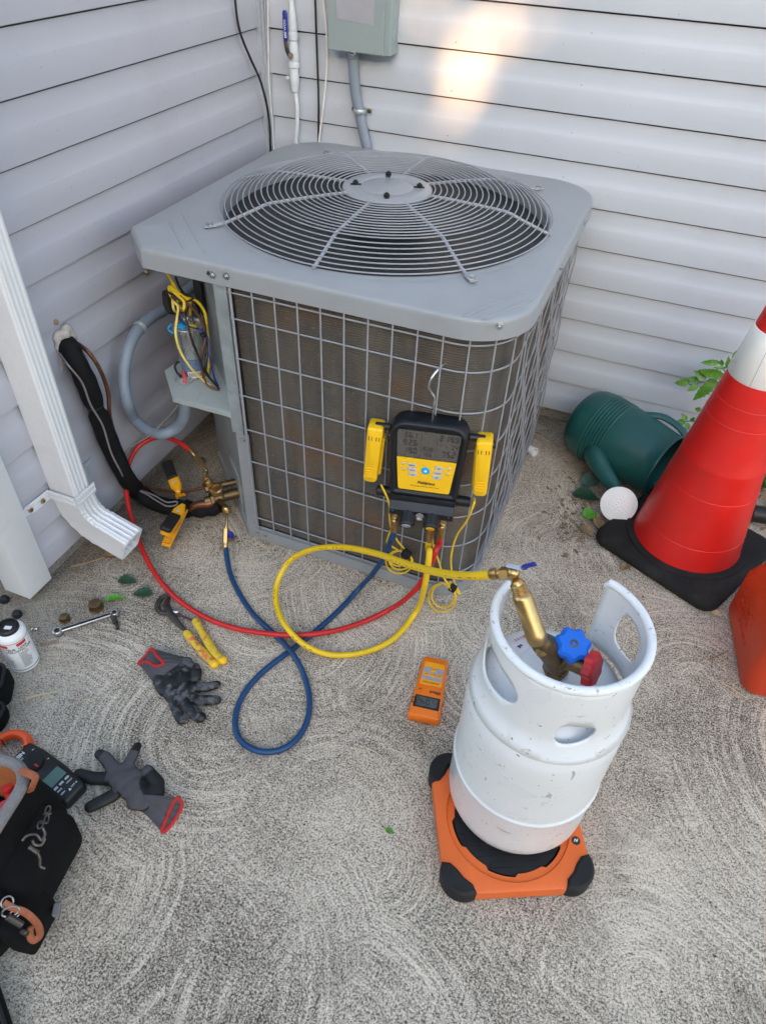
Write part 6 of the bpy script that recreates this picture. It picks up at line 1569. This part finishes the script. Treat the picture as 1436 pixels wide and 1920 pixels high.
# white pipe stub by the rear foot of the condenser
m = MB(); p0_ = G(1003, 848, .016); m.lathe([(.010, -.08), (.014, -.02), (.016, 0), (.013, .001), (.011, -.02)], 20, frame(p0_, p0_+Vector((.8, -.5, .12)))); solo('drain_stub', 'white plastic drain stub poking out beside the rear of the condenser', 'pipe', m, 'white_plastic', (p0_.x, p0_.y, 0), world=True)

# ------------------------------------------------ leaves
def leaf_shape(L_, Wd, teeth, fold, curl, seed=0):
    """a leaf along +x with a folded midrib and a toothed edge"""
    lr = random.Random(seed); n_ = 14; ed = []
    for k in range(n_+1):
        f = k/n_; w = Wd*(math.sin(PI*f**.72)**.85 if 0 < f < 1 else 0); w *= 1+(teeth if k % 2 else -teeth)*.5
        ed.append((f*L_, w))
    vs_ = []; 
    for s__ in (1, 0, -1):
        for f, (x, w) in enumerate(ed):
            y = w*s__*(.95+.1*lr.random()); vs_.append((x, y, abs(y)*fold+curl*math.sin(PI*x/L_)*L_+(.0012*math.sin(f*2.1) if s__ else 0)))
    m_ = n_+1; fs_ = [(k, k+1, m_+k+1, m_+k) for k in range(n_)]+[(m_+k, m_+k+1, 2*m_+k+1, 2*m_+k) for k in range(n_)]
    return vs_, fs_
def fallen(label, px, py, L_, Wd, rz, mat, seed, teeth=.12, fold=.35, curl=.06, tilt=(0, 0), z=.003, group='fallen leaves'):
    m_ = MB(); vs_, fs_ = leaf_shape(L_, Wd, teeth, fold, curl, seed); m_.add(vs_, fs_, T(-L_/2, 0, 0)); m_.tube([(-L_/2-.018, .002, .002), (-L_/2, 0, .001)], .0008, 5)
    p_ = G(px, py, 0); return solo('fallen_leaf', label, 'leaf', m_, mat, (p_.x, p_.y, z), group=group, rot=(tilt[0], tilt[1], rz), sharp=80)
fallen('dark green leaf on the concrete, furthest left of the pair under the red hose', 240, 1093, .052, .017, rad(12), 'leaf_dark', 1, teeth=.3, z=.006)
fallen('dark green leaf with pointed tip beside the red hose', 268, 1117, .052, .017, rad(205), 'leaf_dark', 2, z=.006)
fallen('narrow bright green leaf touching the larger brass cap', 217, 1127, .055, .011, rad(35), 'leaf_bright', 3, fold=.7, curl=.12)
fallen('pale bluish leaf by the spout of the watering can', 1107, 908, .075, .026, rad(40), 'leaf_blue', 4, z=.012, tilt=(.2, -.1))
fallen('dark glossy leaf in front of the watering can spout', 1096, 936, .080, .028, rad(0), 'leaf_dark', 5, z=.010, tilt=(.1, 0))
fallen('bright green leaf nearest the corner of the cone base', 1104, 970, .050, .022, rad(30), 'leaf_bright', 6, z=.008, tilt=(.2, .1))
fallen('tiny green leaf alone on the open concrete left of the scale', 731, 1561, .018, .006, rad(-10), 'leaf_bright', 7)
fallen('brown dry leaf just below the bright leaf by the cone base', 1098, 1000, .050, .018, rad(-30), 'dry_leaf', 8, z=.006, fold=.6)
fallen('brown dry leaf under the front edge of the cone base', 1172, 1066, .034, .012, rad(60), 'dry_leaf', 9, fold=.8)
fallen('small tan leaf near the front corner of the cone base', 1283, 1124, .034, .011, rad(-35), 'straw', 10, fold=.5)
fallen('pale tan leaf between the cone base and the petrol can', 1341, 1154, .030, .012, rad(-10), 'straw', 11, fold=.5)
fallen('brown leaf lying beside the white rose of the watering can', 1120, 985, .045, .018, rad(100), 'dry_leaf', 12, z=.008, fold=.6)
fallen('brown leaf under the elbow of the downspout', 203, 1045, .030, .010, rad(20), 'dry_leaf', 13, fold=.7)
fallen('curled brown leaf beside the blue valve lever at the unit', 438, 1012, .030, .010, rad(70), 'dry_leaf', 14, fold=.8)

def twig(name, label, pts, r_, mat, group='twigs and straw'):
    m_ = MB(); cc__ = catmull([G(x, y, z) for x, y, z in pts], 5); m_.tube(cc__, [r_*(1-.6*i/len(cc__)) for i in range(len(cc__))], 6); p_ = cc__[0]
    return solo(name, label, 'twig', m_, mat, (p_.x, p_.y, 0), group=group, world=True)
twig('straw', 'pale straw lying on the concrete left of the black glove', [(49, 1311, .003), (75, 1303, .004), (107, 1298, .004)], .0032, 'straw')
twig('straw', 'faint thin straw between the two gloves', [(130, 1322, .002), (170, 1310, .003)], .0014, 'straw')
twig('twig', 'forked pale twig lying under the downspout elbow', [(133, 1062, .004), (165, 1055, .004), (200, 1043, .006), (212, 1040, .006)], .0030, 'twig')
twig('twig', 'thin brown twig beside the white bottle', [(75, 1210, .004), (92, 1206, .004), (110, 1199, .004)], .0028, 'twig')
twig('twig', 'thin brown twig beside the petrol can', [(1330, 1237, .003), (1350, 1228, .004), (1366, 1220, .004)], .0018, 'twig')
twig('straw', 'white straw in front of the petrol can', [(1353, 1280, .003), (1380, 1296, .003), (1406, 1316, .003)], .0016, 'straw')
twig('twig', 'long thin twig on the concrete left of the cone base', [(1054, 1015, .003), (1075, 1006, .003), (1100, 994, .004)], .0014, 'twig')
twig('straw', 'pale bent grass stem below the lower pipe clamp', [(340, 995, .004), (352, 998, .005), (366, 1005, .003)], .0012, 'straw')
# litter that nobody could count, along the walls
m = MB(); lr = random.Random(21)
def bit(x, y, s__, M2=None):
    a = lr.random()*6.28; Mx = T(x, y, .001+lr.random()*.004) @ RZ(a) @ RX(lr.random()*.8-.4); m.add([(-s__, -s__*.3, 0), (0, -s__*.5, s__*.2), (s__, 0, 0), (0, s__*.5, s__*.25)], [(0, 1, 2, 3)], Mx)
for k in range(260): bit(1.14+lr.random()*.95, -.02-abs(lr.gauss(0, .09)), .004+.009*lr.random()**2)
for k in range(120): bit(1.26+lr.gauss(0, .05), -.42+lr.gauss(0, .10), .004+.009*lr.random()**2)
for k in range(110): bit(.02+abs(lr.gauss(0, .07)), -.3-lr.random()*1.0, .003+.006*lr.random()**2)
for k in range(90): bit(.12+lr.random()*.35, -1.0+lr.gauss(0, .05), .002+.004*lr.random())
for k in range(70): bit(.45+lr.random()*.55, -.965-abs(lr.gauss(0, .010)), .002+.004*lr.random())
for k in range(160): bit(1.75+lr.random()*.5, -.05-lr.random()*.5, .006+.016*lr.random()**2)
lt = m.build('leaf_litter', 'dry_leaf'); lt['kind'] = 'stuff'; tag(lt, 'dry leaf bits and dirt gathered along the foot of the walls', 'litter')
m = MB()
for k in range(420):
    x, y = .3+lr.random()*1.6, -2.0+lr.random()*1.7; s__ = .0008+.0018*lr.random()**2; m.sphere((x, y, s__*.5), s__, 4, (1, .8, .7))
gt = m.build('grit', 'bark_dark'); gt['kind'] = 'stuff'; tag(gt, 'scattered dark grit on the concrete', 'grit')

# ------------------------------------------------ weed behind the cone
wd_ = thing('weed_plant', 'green serrated-leaf weed growing between the cone and the back wall', 'plant', (1.60, -.10, 0))
e6 = lambda X, Y, y: WY(1300+X/8.728, 580+Y/8.728, y)
stem = [Vector((1.60, -.10, 0)), Vector((1.60, -.095, .15)), e6(620, 1440, -.10), e6(600, 1060, -.10), e6(700, 880, -.09)]
m = MB(); m.tube(catmull(stem, 6), .0026, 8); m.build('stem', 'leaf_dark', wd_, True)
def leaflet(base, tip, Wd, seed, roll=0.0):
    d_ = tip-base; L__ = d_.length; x_ = d_.normalized(); nrm_ = (CAM-base).normalized(); z_ = (nrm_-x_*nrm_.dot(x_)).normalized(); y_ = z_.cross(x_)
    Mx = Matrix((x_, y_, z_)).transposed().to_4x4(); Mx.translation = base; Mx = Mx @ RX(roll)
    m_ = MB(); vs_, fs_ = leaf_shape(L__, Wd, .22, .25, .05, seed); m_.add(vs_, fs_, Mx); m_.build('leaflet', 'leaf_plant', wd_, True, sharp=80)
def spray(stalk, lf):
    m_ = MB(); m_.tube(catmull(stalk, 5), .0014, 6); m_.build('stalk', 'leaf_dark', wd_, True)
    for b__, t__, w_, s__ in lf: leaflet(b__, t__, w_, s__, (s__ % 5-2)*.15)
Y1 = -.085
spray([stem[3], e6(520, 1010, Y1), e6(430, 930, Y1)], [(e6(440, 870, Y1), e6(110, 865, Y1-.01), .0095, 1), (e6(470, 920, Y1), e6(450, 810, Y1), .006, 2), (e6(530, 960, Y1), e6(315, 950, Y1-.01), .006, 3), (e6(545, 960, Y1), e6(575, 760, Y1), .0075, 4)])
spray([stem[2], e6(380, 1120, Y1), e6(180, 1180, Y1), e6(-70, 1230, Y1)], [(e6(490, 1080, Y1), e6(80, 990, Y1-.01), .0150, 5), (e6(380, 1140, Y1), e6(-10, 1490, Y1-.02), .0165, 6), (e6(210, 1130, Y1), e6(0, 1000, Y1-.01), .0120, 7), (e6(380, 1170, Y1), e6(370, 1300, Y1-.01), .010, 8), (e6(90, 1170, Y1), e6(-120, 1120, Y1), .0095, 9), (e6(-60, 1180, Y1), e6(-310, 1200, Y1-.01), .0125, 10), (e6(80, 1220, Y1), e6(-110, 1340, Y1-.02), .0105, 11)])
spray([stem[4], e6(680, 830, Y1)], [(e6(680, 850, Y1), e6(700, 665, Y1), .0095, 12)])
spray([Vector((1.58, -.09, .12)), e6(0, 1830, -.08), e6(-180, 1850, -.08)], [(e6(-130, 1850, -.08), e6(-330, 1850, -.09), .010, 13), (e6(-120, 1830, -.08), e6(-200, 1700, -.08), .009, 14), (e6(-80, 1860, -.08), e6(-150, 1990, -.10), .009, 15), (e6(120, 1650, -.08), e6(20, 1620, -.08), .008, 16), (e6(-40, 1830, -.08), e6(20, 1760, -.08), .007, 17)])
# low greenery right of the cone
wd2 = thing('weed_plant', 'low green weeds growing right of the cone by the wall', 'plant', (1.78, -.12, 0))
m = MB(); m.tube([(1.78, -.12, 0), (1.785, -.125, .08), (1.79, -.13, .14)], .002, 6); m.build('stem', 'leaf_dark', wd2, True)
for k in range(22):
    a = k*2.4; z = .03+.006*k; base = Vector((1.782, -.122, z)); tip = base+Vector((math.cos(a)*.06, math.sin(a)*.05, .01+.02*lr.random()))
    d_ = tip-base; m = MB(); vs_, fs_ = leaf_shape(d_.length, .012, .15, .25, .08, k); Mx = frame(base, tip) @ RY(-PI/2); m.add(vs_, fs_, Mx); m.build('leaflet', 'leaf_plant', wd2, True, sharp=80)
